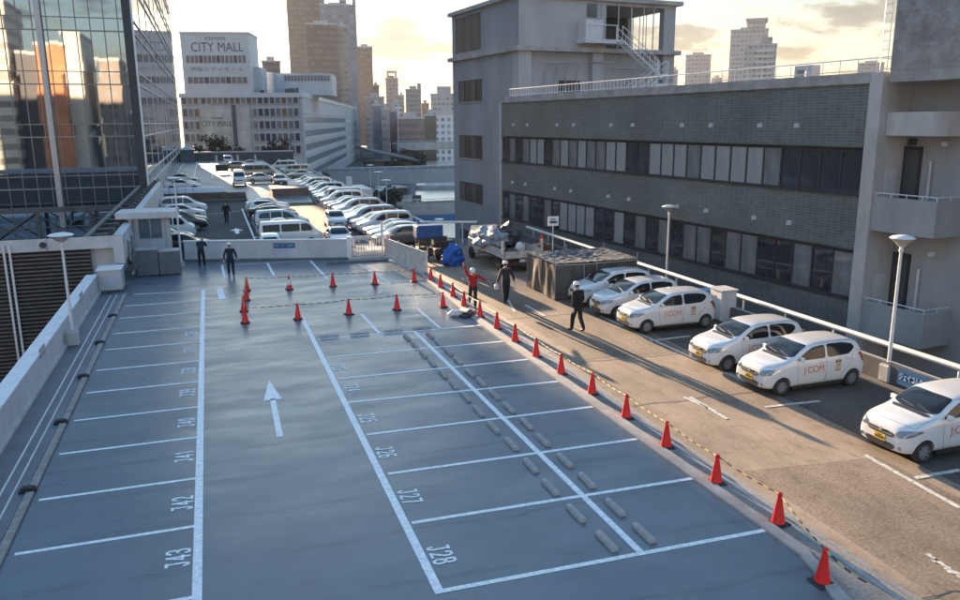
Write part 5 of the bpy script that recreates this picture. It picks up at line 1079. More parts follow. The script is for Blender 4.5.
        part('badge', alu, root, lambda b: b.lathe([(.045, 0), (.045, -.02)], (cast((-Lc, 0, S['grz']+.05), (1, 0, 0)).x-.01, 0, S['grz']+.055), 12, ax='x'))
        def seam(b):
            for ax_ in (-1, 1):
                for ln_ in S['seams']:
                    pp_ = []
                    for i in range(len(ln_)-1):
                        for t in range(6): u = Vector(ln_[i]).lerp(Vector(ln_[i+1]), t/5); h = bvh.ray_cast(Vector((u.x-Lc/2, ax_*3, u.y)), Vector((0, -ax_, 0))); pp_.append(h[0]) if h[0] else None
                    if len(pp_) > 1: b.tube(pp_, .0045, 4, caps=False)
        part('door_seam', trim, root, seam)
        def hoodseam(b):
            for pl_ in ([(.30, .70), (.60, .685), (.95, .70)], [(.30, -.70), (.60, -.685), (.95, -.70)], [(.30, .70), (.22, .45), (.19, 0), (.22, -.45), (.30, -.70)], [(1.62, .60), (2.4, .60), (3.3, .57)], [(1.62, -.60), (2.4, -.60), (3.3, -.57)]):
                pp_ = []
                for i in range(len(pl_)-1):
                    for t in range(6):
                        u = Vector(pl_[i]).lerp(Vector(pl_[i+1]), t/5); h = bvh.ray_cast(Vector((u.x-Lc/2, u.y, 4)), Vector((0, 0, -1)))
                        if h[0]: pp_.append(h[0])
                b.tube(pp_, .0045, 4, caps=False)
        part('hood_seam', trim, root, hoodseam)
        part('sill_strip', trim, root, lambda b: [b.box((S['fo']+.36-Lc/2, s*(W/2-.035), zb-.02), (S['fo']+S['wb']-.36-Lc/2, s*(W/2-.012), zb+.06)) for s in (-1, 1)])
        part('fog_lamp', lamp_clear, root, lambda b: [b.lathe([(.05, 0), (.045, -.02)], (cast((-Lc, s*.58, .38), (1, 0, 0)).x-.004, s*.58, .38), 12, ax='x') for s in (-1, 1)])
        for ax_ in (-1, 1):
            for (hx, hz) in S['handles']:
                y = cast((hx-Lc/2, ax_*3, hz), (0, -ax_, 0)).y; part('door_handle', S['paint'], root, lambda b: b.bbox((hx-.09-Lc/2, y+ax_*.0, hz-.018), (hx+.09-Lc/2, y+ax_*.035, hz+.018), .01))
        part('wiper', trim, root, lambda b: [b.tube([cast((S['ws'][0][0]+.06-Lc/2, y0, 4), (0, 0, -1))+Vector((0, 0, .02)), cast((S['ws'][0][0]+.14-Lc/2, y0+.45, 4), (0, 0, -1))+Vector((0, 0, .025))], .009, 4) for y0 in (-.52, -.02)])
        patch('cowl', [(S['ws'][0][0]-.09, -.5), (S['ws'][0][0]+.02, -.58), (S['ws'][0][0]+.02, .58), (S['ws'][0][0]-.09, .5)], 'top', trim, .006, sm=1)
    for s in (-1, 1):
        mx_, mz = S['mirror']; y = cast((mx_-Lc/2, s*3, mz), (0, -s, 0)).y
        mo = part('side_mirror', S['paint'], root, lambda b: (b.bbox((mx_-Lc/2-.06, y+s*.03, mz-.055), (mx_-Lc/2+.04, y+s*.2, mz+.075), .03), b.box((mx_-Lc/2-.02, y-s*.02, mz-.04), (mx_-Lc/2+.02, y+s*.04, mz))))
    ty, rm = wheel_mb(wr, .17, hi)
    for x in wx:
        for s in (-1, 1):
            wo = bpy.data.objects.new('wheel', ty); COL.objects.link(wo); wo.parent = root; wo.location = (x, s*(W/2-.10), wr)
            if s > 0: wo.rotation_euler = (0, 0, math.pi)
            ri = bpy.data.objects.new('rim', rm); COL.objects.link(ri); ri.parent = wo
    if S.get('text'):
        for s in (-1, 1):
            me = text_mesh('J:COM', .30, 0); 
            me.transform(Matrix.Diagonal((.92, 1, 1, 1))); tx, tz = S['text']
            for v in me.vertices:
                x = tx-Lc/2+v.co.x*(1 if s < 0 else -1); z = tz+v.co.y; h = cast((x, s*3, z), (0, -s, 0)); v.co = (x, h.y+s*.008, z)
            me.materials.clear(); me.materials.append(ink_o); t = bpy.data.objects.new('lettering', me); COL.objects.link(t); t.parent = root
            bx, bz = S['badge2']
            def bd(b):
                for (a0, a1, c0_, c1_, mi) in ((-.11, .11, .07, .21, 0), (-.08, .08, .02, .05, 1), (-.11, .11, -.06, 0, 0), (-.11, .11, -.16, -.08, 0), (-.09, -.02, .11, .17, 1), (.02, .08, .10, .18, 1), (-.08, .08, -.13, -.115, 1)):
                    pr_ = [(bx-Lc/2+a, bz+c_) for a, c_ in ((a0, c0_), (a1, c0_), (a1, c1_), (a0, c1_))]
                    b.add([(x, cast((x, s*3, z), (0, -s, 0)).y+s*(.007+.002*mi), z) for x, z in pr_], [(0, 1, 2, 3)], mi)
            q = MB(); bd(q); q.build('sticker', [gold, ink_k], root)
    return root
kei = dict(L=3.68, W=1.58, paint=p_white, wb=2.62, fo=.60, wr=.275, zb=.2, pm=plate_y, fround=.20, rround=.10,
    top=[(0, .66), (.04, .80), (.16, .90), (.5, .99), (.84, 1.05), (1.2, 1.28), (1.52, 1.42), (1.85, 1.485), (2.6, 1.50), (3.2, 1.47), (3.46, 1.40), (3.58, 1.16), (3.66, .98), (3.68, .82)],
    sh=[(0, .62), (.18, .80), (.5, .90), (.9, .97), (2, 1.0), (3, 1.04), (3.5, 1.06), (3.68, .80)], rr=[(0, .74), (.5, .84), (.85, .90), (1.5, .83), (3.3, .81), (3.68, .80)],
    ws=[(.89, 0), (.92, .42), (1.03, .66), (1.30, .615), (1.57, .565), (1.53, 0), (1.57, -.565), (1.30, -.615), (1.03, -.66), (.92, -.42)],
    rw=[(-.52, 1.10), (.52, 1.10), (.48, 1.36), (-.48, 1.36)],
    side=[('front_side_window', [(1.10, 1.03), (1.36, 1.225), (1.68, 1.375), (2.13, 1.425), (2.15, 1.03)]), ('rear_side_window', [(2.22, 1.035), (2.20, 1.43), (2.8, 1.425), (3.16, 1.365), (3.25, 1.24), (3.02, 1.07)])],
    hl=[(.42, .68), (.60, .63), (.75, .70), (.785, .84), (.62, .82), (.46, .77)], tl=[(.62, .76), (.76, .76), (.76, 1.08), (.66, 1.08)], gr=[(-.42, .66), (-.36, .58), (.36, .58), (.42, .66), (.36, .70), (-.36, .70)], gr2=[(-.46, .36), (-.38, .28), (.38, .28), (.46, .36), (.40, .42), (-.40, .42)], grz=.64,
    plate=.50, mirror=(1.22, 1.08), handles=[(2.02, .93), (2.95, .96)], seams=[[(1.10, 1.0), (1.12, .6), (1.18, .30), (2.12, .28), (2.18, .55), (2.18, 1.02)], [(2.18, .55), (2.18, .30), (2.70, .29), (2.86, .55), (3.1, .78), (3.18, 1.05)]], text=(1.72, .72), badge2=(2.62, .74))
hero = make_car('hatchback_car', kei, True)
def at_wheel(px, py, S=kei): g = G(px, py); return (g.x-(S['fo']-S['L']/2)+.0, g.y+S['W']/2-.10, .001)
hg = 'white hatchbacks with orange lettering parked along the edge wall'
heroes = [((585, 308), 'white hatchback with orange lettering, farthest one beside the tarpaulin enclosure'), ((616, 319), 'white hatchback with orange lettering, second from the tarpaulin enclosure'), ((646, 333.5), 'white hatchback with orange lettering parked right before the white cabinet'), ((726, 371.5), 'white hatchback with orange lettering, left car of the middle pair, half hidden'), ((779, 395.5), 'white hatchback with orange lettering, right car of the middle pair, fully seen'), ((920, 462), 'white hatchback cut by the right edge, nearest the camera')]
for i, (p, l) in enumerate(heroes):
    loc = at_wheel(*p)
    if i == 0: loc = (14.95+1.84, loc[1], .001)
    if i == 0: hero.location = loc; tag(hero, l, 'car', hg)
    else: copy_tree(hero, None, loc, R(rnd.uniform(-1, 1)), l, hg)

hatch = dict(kei, L=4.0, W=1.7, wb=2.55, fo=.78, wr=.31, pm=plate_w, text=None, paint=p_white,
    top=[(0, .62), (.06, .74), (.3, .86), (.8, .97), (1.1, 1.02), (1.5, 1.25), (1.95, 1.45), (2.4, 1.51), (3.0, 1.5), (3.5, 1.43), (3.72, 1.36), (3.88, 1.05), (3.97, .9), (4.0, .78)],
    sh=[(0, .56), (.25, .76), (.8, .88), (1.2, .96), (2.2, .98), (3.3, 1.04), (3.8, 1.02), (4.0, .76)], rr=[(0, .72), (.6, .8), (1.1, .84), (1.9, .77), (3.4, .73), (4.0, .78)],
    ws=[(1.14, 0), (1.2, .45), (1.32, .65), (1.95, .54), (1.92, 0), (1.95, -.54), (1.32, -.65), (1.2, -.45)],
    side=[('side_window', [(1.42, 1.03), (1.75, 1.26), (2.1, 1.40), (3.1, 1.40), (3.45, 1.30), (3.3, 1.08)])], hl=[(.45, .62), (.6, .6), (.78, .68), (.8, .77), (.6, .75)], tl=[(.62, .75), (.78, .75), (.76, 1.0), (.66, 1.0)], rw=[(-.52, 1.1), (.52, 1.1), (.46, 1.33), (-.46, 1.33)], gr=[(-.4, .66), (-.4, .52), (.4, .52), (.4, .66)], mirror=(1.52, 1.06), plate=.44)
sedan = dict(hatch, L=4.55, wb=2.7, fo=.88, W=1.74,
    top=[(0, .6), (.06, .7), (.3, .8), (.9, .92), (1.3, .98), (1.8, 1.25), (2.2, 1.40), (2.6, 1.44), (3.1, 1.40), (3.6, 1.2), (3.95, 1.06), (4.4, 1.03), (4.5, .9), (4.55, .75)],
    sh=[(0, .55), (.25, .72), (.9, .84), (1.4, .93), (2.4, .95), (3.6, .98), (4.4, .96), (4.55, .74)], rr=[(0, .72), (.9, .8), (1.3, .84), (2.2, .74), (3.2, .72), (4.0, .8), (4.55, .76)],
    ws=[(1.34, 0), (1.4, .45), (1.52, .65), (2.18, .53), (2.14, 0), (2.18, -.53), (1.52, -.65), (1.4, -.45)], rw=[(-.50, 1.10), (.50, 1.10), (.44, 1.30), (-.44, 1.30)],
    side=[('side_window', [(1.65, 1.0), (2.0, 1.22), (2.35, 1.34), (3.0, 1.33), (3.5, 1.15), (3.55, 1.03)])], mirror=(1.75, 1.02), tl=[(.5, .80), (.78, .80), (.78, .92), (.5, .92)])
van = dict(hatch, L=4.75, W=1.72, wb=2.6, fo=.95, wr=.32, zb=.25, fround=.14, rround=.05,
    top=[(0, .75), (.05, .98), (.25, 1.15), (.5, 1.3), (.85, 1.65), (1.2, 1.88), (1.6, 1.97), (4.3, 1.98), (4.6, 1.93), (4.72, 1.6), (4.75, 1.0)],
    sh=[(0, .72), (.1, .95), (.4, 1.12), (1.0, 1.16), (4.6, 1.16), (4.75, .98)], rr=[(0, .82), (.5, .9), (1.2, .86), (4.75, .84)],
    ws=[(.46, 0), (.50, .5), (.56, .66), (1.06, .60), (1.04, 0), (1.06, -.60), (.56, -.66), (.50, -.5)], rw=[(-.6, 1.2), (.6, 1.2), (.56, 1.72), (-.56, 1.72)],
    side=[('side_window', [(.72, 1.2), (.98, 1.62), (1.15, 1.74), (1.65, 1.76), (1.66, 1.2)]), ('side_window', [(1.76, 1.2), (1.76, 1.76), (3.1, 1.76), (3.1, 1.2)]), ('side_window', [(3.2, 1.2), (3.2, 1.76), (4.45, 1.74), (4.45, 1.2)])],
    hl=[(.52, .78), (.66, .76), (.76, .82), (.76, .98), (.6, .98)], tl=[(.68, .7), (.8, .7), (.8, 1.1), (.7, 1.1)], gr=[(-.45, .9), (-.45, .76), (.45, .76), (.45, .9)], mirror=(.86, 1.25), plate=.5)
minivan = dict(van, L=4.7, W=1.78, wb=2.85, fo=.88, fround=.18, rround=.08,
    top=[(0, .68), (.06, .85), (.35, .98), (.8, 1.1), (1.2, 1.35), (1.7, 1.68), (2.1, 1.8), (3.2, 1.83), (4.3, 1.78), (4.55, 1.6), (4.68, 1.2), (4.7, .9)],
    sh=[(0, .64), (.3, .9), (.9, 1.04), (1.5, 1.08), (4.4, 1.12), (4.7, .88)], rr=[(0, .75), (.8, .84), (1.6, .8), (4.7, .78)],
    ws=[(.86, 0), (.94, .5), (1.06, .68), (1.72, .58), (1.68, 0), (1.72, -.58), (1.06, -.68), (.94, -.5)], rw=[(-.56, 1.2), (.56, 1.2), (.5, 1.6), (-.5, 1.6)],
    side=[('side_window', [(1.22, 1.12), (1.6, 1.42), (1.9, 1.6), (2.3, 1.66), (2.3, 1.13)]), ('side_window', [(2.38, 1.13), (2.38, 1.66), (3.3, 1.66), (3.3, 1.14)]), ('side_window', [(3.38, 1.14), (3.38, 1.66), (4.1, 1.6), (4.35, 1.4), (4.3, 1.16)])], mirror=(1.36, 1.16), hl=[(.45, .74), (.6, .7), (.8, .78), (.82, .9), (.6, .86)])
protos = {}
def far_car(kind, paint_, x, y, rz, label, group, z=0):
    S = dict(hatch=hatch, sedan=sedan, van=van, minivan=minivan)[kind]; nm = dict(hatch='compact_car', sedan='sedan_car', van='van', minivan='minivan')[kind]; key = (kind, paint_.name)
    if key not in protos:
        if kind not in protos: o = make_car(nm, dict(S, paint=paint_)); protos[kind] = (o, paint_)
        else:
            o = copy_tree(protos[kind][0]); old = protos[kind][1]
            for c in o.children:
                if len(c.data.materials) and c.data.materials[0] == old: c.data = c.data.copy(); c.data.materials[0] = paint_
        protos[key] = o
    else: o = copy_tree(protos[key])
    o.location = (x, y, z+.002); o.rotation_euler = (0, 0, rz); o.scale = (.88, .88, .88); return tag(o, label, 'van' if kind in ('van',) else 'car', group)
rg = 'cars in the long angled row by the far railing'
row = ['hatch', 'hatch', 'sedan', 'minivan', 'hatch', 'minivan', 'hatch', 'sedan', 'minivan', 'hatch', 'hatch', 'sedan', 'minivan', 'van', 'hatch', 'sedan', 'hatch', 'minivan', 'hatch', 'sedan', 'hatch', 'minivan', 'hatch', 'hatch', 'sedan', 'hatch']
rc = [p_grey, p_white, p_silver, p_white, p_pearl, p_blue, p_silver, p_white, p_pearl, p_white, p_blue, p_silver, p_white, p_white, p_silver, p_white, p_white, p_silver, p_white, p_pearl, p_white, p_white, p_silver, p_white, p_silver, p_white]
cn = {'paint_silver': 'silver', 'paint_white': 'white', 'paint_pearl': 'pearl', 'paint_steel_blue': 'steel blue', 'paint_black': 'black', 'paint_grey': 'dark grey'}
kn = {'hatch': 'compact car', 'sedan': 'sedan', 'minivan': 'minivan', 'van': 'box van'}
ords = ['nearest', 'second', 'third', 'fourth', 'fifth', 'sixth', 'seventh', 'eighth', 'ninth', 'tenth', 'eleventh', 'twelfth', 'thirteenth', 'fourteenth', 'fifteenth', 'sixteenth', 'seventeenth', 'eighteenth', 'nineteenth', 'twentieth', 'twenty first', 'twenty second', 'twenty third', 'twenty fourth', 'twenty fifth', 'last']
y = 51.9
for i, (k, c) in enumerate(zip(row, rc)):
    Lk = dict(hatch=4.0, sedan=4.55, van=4.75, minivan=4.7)[k]; far_car(k, c, 9.9+Lk*.44+rnd.uniform(-.15, .2), y, R(rnd.uniform(3, 7)), f'{cn[c.name]} {kn[k]} in the row by the far railing, {ords[i]} from front', rg); y += 2.2 if i != 13 else 2.6
lgp = 'cars facing right on the left side of the aisle'
for k, c, x, yy, z, l in (('hatch', p_white, -3.1, 57.6, 0, 'white compact car nearest behind the guard booth'), ('van', p_white, -3.4, 60.9, 0, 'white van between the white compact and the black minivan'), ('minivan', p_black, -2.6, 65.2, 0, 'glossy black minivan on the left side of the aisle'), ('sedan', p_black, -2.5, 68.6, 0, 'black sedan right behind the black minivan'), ('hatch', p_white, -2.4, 73.2, 0, 'white compact behind the black cars'), ('minivan', p_white, -2.6, 77.8, 0, 'white minivan last before the brown deck edge'), ('sedan', p_white, -3.0, 93.2, .9, 'white sedan right behind the pale curved barrier'), ('sedan', p_silver, -3.4, 97.0, .9, 'silver sedan farther back behind the pale curved barrier'), ('hatch', p_black, -1.9, 53.6, 0, 'small black car close behind the low white wall at the left')):
    far_car(k, c, x, yy, math.pi+R(rnd.uniform(-2, 2)), l, lgp, z)
cgp = 'cars in the middle block of the far car park'
for k, c, x, yy, rz, z, l in (('sedan', p_white, -3.2, 104, 180, .9, 'white sedan third behind the pale curved barrier'), ('hatch', p_grey, 4.4, 131, 180, .9, 'dark grey compact before the last vans on the raised deck'), ('sedan', p_white, 6.6, 137, 180, .9, 'white sedan near the small cones at the raised deck end'), ('hatch', p_white, 6.5, 116.5, 180, .9, 'white compact between the two vans on the raised deck'), ('sedan', p_silver, 12.4, 121, 0, 0, 'silver sedan nearest the pearl box van'), ('hatch', p_white, 12.4, 134.5, 0, 0, 'white compact between the two corner box vans'), ('van', p_white, 4.75, 54.2, 180, 0, 'long white van right behind the low white wall with sign'), ('hatch', p_white, 3.2, 51.9, -90, 0, 'white car with its back to the deck, before the long white van'), ('sedan', p_grey, 4.9, 57.2, 180, 0, 'dark grey sedan next behind the long white van'), ('sedan', p_pearl, 4.8, 59.9, 180, 0, 'pearl sedan second behind the long white van'), ('minivan', p_silver, 4.9, 62.8, 180, 0, 'silver minivan in the middle block'), ('sedan', p_silver, 4.8, 65.8, 180, 0, 'silver sedan in the middle block catching the sun'), ('hatch', p_grey, 5.0, 68.6, 180, 0, 'dark grey compact in the middle block'), ('sedan', p_black, 4.8, 71.4, 180, 0, 'black sedan near the far end of the middle block'), ('hatch', p_white, 4.7, 74.2, 180, 0, 'white compact next to last of the middle block'), ('sedan', p_white, 4.8, 77.2, 180, 0, 'white sedan last of the middle block'), ('sedan', p_blue, 7.75, 53.0, 90, 0, 'steel blue sedan facing the camera beside the long white van'), ('hatch', p_silver, 9.0, 62.6, 90, 0, 'silver compact driving toward the camera on the aisle'),
    ('van', p_white, 3.1, 98, 90, .9, 'white van seen from the front on the far raised deck'), ('sedan', p_silver, 5.9, 101, 180, .9, 'silver sedan side on at the middle of the raised deck'), ('sedan', p_black, 7.6, 96.5, 90, .9, 'black sedan facing the camera on the raised deck'), ('van', p_grey, 6.2, 112, 180, .9, 'grey sided van across the raised deck'), ('hatch', p_silver, 6.0, 122, 180, .9, 'silver compact far back on the raised deck'), ('van', p_white, 3.0, 146, 90, .9, 'small white van before the far end wall'),
    ('van', p_pearl, 12.6, 128, 0, 0, 'pearl box van near the far corner by the railing'), ('van', p_white, 12.0, 142, 0, 0, 'white box van farthest in the corner by the railing')):
    far_car(k, c, x, yy, R(rz+rnd.uniform(-1.5, 1.5)), l, cgp, z)
far_car('van', p_white, PY(333, 171, 150).x, 150, R(170), 'white van on the street beyond the far railing', None, -5.5)

# ================================================================== flatbed truck with load
tr = empty('flatbed_truck', (15.55, 42.1, 0), R(2), 'dirty white flatbed truck with open low bed heaped with grey rubbish', 'truck')
tw = mat('truck_white', (.48, .46, .43), .55, var=.35, vscale=3); 
part('chassis', dark_metal, tr, lambda b: (b.box((-.45, -2.4, .45), (-.25, 3.9, .7)), b.box((.25, -2.4, .45), (.45, 3.9, .7)), b.box((-.9, -2.5, .42), (.9, -2.38, .58))))
part('bed_floor', dark_metal, tr, lambda b: b.box((-1.05, -2.55, .82), (1.05, 2.1, .94)))
part('side_board', tw, tr, lambda b: (b.box((-1.1, -2.55, .84), (-1.052, 2.1, 1.3)), b.box((1.052, -2.55, .84), (1.1, 2.1, 1.3)), b.box((-1.06, 2.1, .84), (1.06, 2.16, 1.75))))
part('tailboard', tw, tr, lambda b: (b.box((-1.05, -2.62, .84), (1.05, -2.56, 1.22)), [b.box((-1.0+.5*k, -2.64, .86), (-.96+.5*k, -2.62, 1.2)) for k in range(5)]))
part('corner_post', tw, tr, lambda b: [b.box((x-.06, y, .84), (x+.06, y+.12, 1.78)) for x in (-1.14, 1.14) for y in (-2.6,)])
part('rear_light', lamp_red, tr, lambda b: (b.box((-.95, -2.55, .5), (-.65, -2.5, .62)), b.box((.65, -2.55, .5), (.95, -2.5, .62))))
part('licence_plate', plate_w, tr, lambda b: b.box((-.17, -2.56, .6), (.17, -2.53, .76)))
def cab(b):
    b.bbox((-.86, 2.3, .35), (.86, 3.9, 1.25), .08); b.add([(-.86, 2.3, 1.25), (.86, 2.3, 1.25), (.84, 3.85, 1.25), (-.84, 3.85, 1.25), (-.78, 2.34, 1.93), (.78, 2.34, 1.93), (.76, 3.45, 1.93), (-.76, 3.45, 1.93)], [(0, 1, 5, 4), (1, 2, 6, 5), (2, 3, 7, 6), (3, 0, 4, 7), (4, 5, 6, 7)])
part('cab', p_pearl, tr, cab); part('cab_window', carglass, tr, lambda b: (b.box((-.6, 2.29, 1.35), (.6, 2.33, 1.78)),))
for x in (-1, 1):
    for y in (-1.35, 3.1):
        wo = part('wheel', black_rubber, tr, lambda b: b.lathe([(.2, -.1), (.33, -.1), (.36, -.06), (.36, .06), (.33, .1), (.2, .1)], (x*.86, y, .36), 20, ax='x'), 40)
        part('rim', rimm, wo, lambda b: b.lathe([(.21, -.06), (.21, .07), (.08, .09)], (x*.88, y, .36), 14, ax='x'), 40)
def blob(name, c, r, m_, label, cat, amp=.25, sub=4, seed=0, group=None, fr=1.6):
    bm = bmesh.new(); bmesh.ops.create_icosphere(bm, subdivisions=sub, radius=1)
    for v in bm.verts:
        d = v.co.normalized(); n_ = noise.noise(d*fr+Vector((seed, 0, 0)))*amp+abs(noise.noise(d*fr*3+Vector((0, seed, 0))))*amp*.5
        p = d*(1+n_); p = Vector((p.x*r[0], p.y*r[1], p.z*r[2])); p.z = max(p.z, -r[2]*.7); v.co = p+Vector((0, 0, r[2]*.7))
    me = bpy.data.meshes.new(name); bm.to_mesh(me); bm.free(); me.materials.append(m_); me.polygons.foreach_set('use_smooth', [True]*len(me.polygons)); me.set_sharp_from_angle(angle=R(22)); o = bpy.data.objects.new(name, me); COL.objects.link(o); o.location = c; return tag(o, label, cat, group)
tarp_s = mat('sheet_grey_blue', (.22, .25, .28), .6, var=.45, vscale=4, bump=.9, bscale=6, bdist=.05); tarp_d = mat('sheet_dark', (.05, .055, .06), .5, var=.5, vscale=4, bump=.8, bscale=7, bdist=.05); tarp_b = mat('sheet_blue', (.012, .10, .40), .55, var=.35, vscale=3, bump=.9, bscale=5, bdist=.05); tarp_w = mat('bag_white', (.6, .6, .58), .5, var=.2, vscale=4, bump=.7, bscale=8)
blob('rubbish_heap', (14.95, 42.9, .94), (.85, 1.7, .68), tarp_s, 'crumpled grey blue sheeting heaped on the left of the truck bed', 'rubbish', .4, seed=3, fr=2.2)
blob('rubbish_heap', (16.1, 43.2, .94), (.7, .9, .72), tarp_d, 'dark crumpled bags heaped at the back right of the truck bed', 'rubbish', .5, seed=8, fr=2.2)
blob('rubbish_bag', (16.1, 41.1, .94), (.28, .25, .28), tarp_w, 'small white bag on the open truck bed', 'bag', .3, 3, 4); blob('rubbish_bag', (15.4, 40.6, .94), (.3, .35, .16), tarp_d, 'flat dark bag near the tailboard', 'bag', .4, 3, 5)
# tarpaulin enclosure
ta = empty('tarpaulin_enclosure', (16.65, 34.4, 0), R(0), 'square enclosure hung with brown grey tarpaulin and a sagging grey top', 'enclosure')
tarpm = mat('tarpaulin_brown', (.10, .092, .085), .38, var=.4, vscale=1.6, bump=.55, bscale=1.8, bdist=.10, rvar=.10, stretch=(1, 1, .5)); tarpt = mat('tarpaulin_top', (.10, .103, .11), .5, var=.35, vscale=2, bump=.7, bscale=3, bdist=.08)
def sheet(b, a, c, z0, z1, nu, nv, amp, seed):
    a = Vector(a); c = Vector(c); n = Vector((-(c-a).y, (c-a).x, 0)).normalized(); vs = []
    for j in range(nv+1):
        for i in range(nu+1):
            u, v = i/nu, j/nv; p = a.lerp(c, u); p.z = z0+(z1-z0)*v-(.05*abs(math.sin(u*9+seed)) if j == nv else 0)
            d = noise.noise(Vector((u*(c-a).length*.9, v*1.3, seed)))*amp*(1.1-v*.5)+.4*amp*noise.noise(Vector((u*(c-a).length*2.6, v*2.4, seed+5))); vs.append(p+n*d)
    b.add(vs, [(j*(nu+1)+i, j*(nu+1)+i+1, (j+1)*(nu+1)+i+1, (j+1)*(nu+1)+i) for j in range(nv) for i in range(nu)])
x0, x1, y0, y1 = -2.1, 2.1, -1.65, 1.75
part('side_sheet', tarpm, ta, lambda b: (sheet(b, (x0, y0, 0), (x1, y0, 0), .04, 1.72, 60, 22, .09, 1), sheet(b, (x0, y1, 0), (x0, y0, 0), .04, 1.72, 50, 22, .10, 4), sheet(b, (x1, y0, 0), (x1, y1, 0), .04, 1.72, 30, 12, .1, 7), sheet(b, (x1, y1, 0), (x0, y1, 0), .04, 1.72, 30, 12, .1, 9)), 60)
def tops(b):
    nu, nv = 40, 30; vs = [(x0-.06+(x1-x0+.12)*i/nu, y0-.06+(y1-y0+.12)*j/nv, 1.72-.22*math.sin(math.pi*i/nu)*math.sin(math.pi*j/nv)*(.6+.8*abs(noise.noise(Vector((i*.2, j*.2, 0)))))+.05*noise.noise(Vector((i*.5, j*.5, 2)))) for j in range(nv+1) for i in range(nu+1)]
    b.add(vs, [(j*(nu+1)+i, j*(nu+1)+i+1, (j+1)*(nu+1)+i+1, (j+1)*(nu+1)+i) for j in range(nv) for i in range(nu)])
part('top_sheet', tarpt, ta, tops, 60)
part('corner_pole', steel, ta, lambda b: [b.tube([(x, y, 0), (x, y, 2.0)], .025, 6) for x in (x0, 0, x1) for y in (y0, y1)])
part('rope', steel_white, ta, lambda b: (b.tube([(x0-.03, y0-.1, 1.66), (-.7, y0-.14, 1.62), (x1, y0-.1, 1.66)], .012, 5), b.tube([(-.72, y0-.15, 1.66), (-.70, y0-.17, .1)], .012, 5)))
part('floor_pallet', dark_metal, ta, lambda b: b.box((x0+.2, y0+.2, .01), (x1-.2, y1-.2, .12)))
# board rig, blue bundle, machinery
A = PY(415, 238, 45.); B = PY(441, 224, 45.)
br_ = empty('blue_covered_rig', ((A.x+B.x)/2, 45, 0), 0, 'tall dark rack topped by a blue sheeted box beside the sunlit panel', 'rack'); hw = (B.x-A.x)/2
blue2 = mat('sheet_blue_dark', (.012, .075, .24), .45, var=.25, vscale=2, bump=.5, bscale=3, bdist=.04)
part('blue_cover', blue2, br_, lambda b: b.bbox((-hw, -.45, A.z), (hw, .45, B.z), .05))
part('rack_frame', dark_metal, br_, lambda b: ([b.box((x-.04, y-.04, 0), (x+.04, y+.04, A.z)) for x in (-hw*.8, -.1, hw*.8) for y in (-.4, .4)], [b.box((-hw*.85, -.42, z), (hw*.85, .42, z+.05)) for z in (.35, 1.0, A.z-.06)]))
mach = mat('machine_dark', (.06, .055, .05), .6, var=.5, vscale=6)
part('stored_tool', mach, br_, lambda b: [b.bbox((x, -.35, z), (x+w_, .3, z+h_), .03) for x, z, w_, h_ in ((-.7, .4, .5, .5), (-.1, .4, .3, .45), (.3, .4, .5, .35), (-.6, 1.05, .7, .4), (.25, 1.05, .4, .55))])
o = empty('site_generator', (12.95, 45.6, 0), R(12), 'dark boxy site machine between the blue rack and the blue bundle', 'machine')
part('casing', mach, o, lambda b: (b.bbox((-.5, -.5, .25), (.5, .5, 1.15), .06), b.bbox((-.4, -.3, 1.15), (.1, .3, 1.4), .04))); part('wheel', black_rubber, o, lambda b: [b.lathe([(.22, -.05), (.22, .05)], (x, -.3, .22), 14, ax='x') for x in (-.55, .55)]); part('hose', black_rubber, o, lambda b: b.tube([(.5, -.4, .8), (.8, -.6, .5), (.6, -.9, .05), (.2, -1.0, .04)], .03, 6))
g = G(455, 266); blob('blue_sheet_bundle', (g.x, g.y+.3, 0), (.58, .5, .68), tarp_b, 'bright blue sheeted bundle left of the flatbed truck', 'bundle', .45, seed=12, fr=2)
# small sign on a post, cone behind the wall, cabinet, bin
g = PY(553, 221, 38.2); o = empty('post_sign', (g.x, 38.2, 0), R(-8), 'small white board on a thin post behind the tarpaulin enclosure', 'sign')
part('post', steel_white, o, lambda b: b.tube([(0, 0, 0), (0, 0, g.z)], .03, 6)); bd_ = part('board', white_paint, o, lambda b: b.box((-.29, -.06, g.z-.25), (.29, -.035, g.z+.25))); part('board_mark', sign_blue, bd_, lambda b: (b.box((-.2, -.064, g.z-.12), (.2, -.06, g.z+.02)), b.box((-.15, -.064, g.z+.07), (.12, -.06, g.z+.13)))); part('foot', concrete, o, lambda b: b.lathe([(.2, 0), (.18, .12), (.05, .14)], (0, 0, 0), 12))
g = PY(542, 244, 43.5); o = copy_tree(src, None, (g.x, 43.5, g.z), 0, 'red cone standing on crates behind the truck near the edge rail', None); 
if 'group' in o: del o['group']
q = MB(); q.bbox((g.x-.5, 43.1, 0), (g.x+.5, 43.9, g.z), .03); tag(q.build('crate_stack', mat('crate_brown', (.12, .08, .05), .8, var=.3)), 'brown crate under the red cone beyond the truck', 'crate')
g = G(722, 323); o = empty('utility_cabinet', (g.x+.25, g.y+.4, 0), 0, 'white upright utility cabinet behind the third hatchback', 'cabinet')
part('body', panel_white, o, lambda b: b.bbox((-.32, -.42, .05), (.38, .42, 1.3), .03)); part('door', white_paint, o, lambda b: b.box((-.335, -.38, .12), (-.322, .38, 1.24))); part('top', panel_white, o, lambda b: b.box((-.37, -.46, 1.3), (.42, .46, 1.35))); part('door_mark', cone_red, o, lambda b: b.add([(-.339, -.06, 1.02), (-.339, .06, 1.02), (-.339, 0, 1.12)], [(0, 1, 2)]))
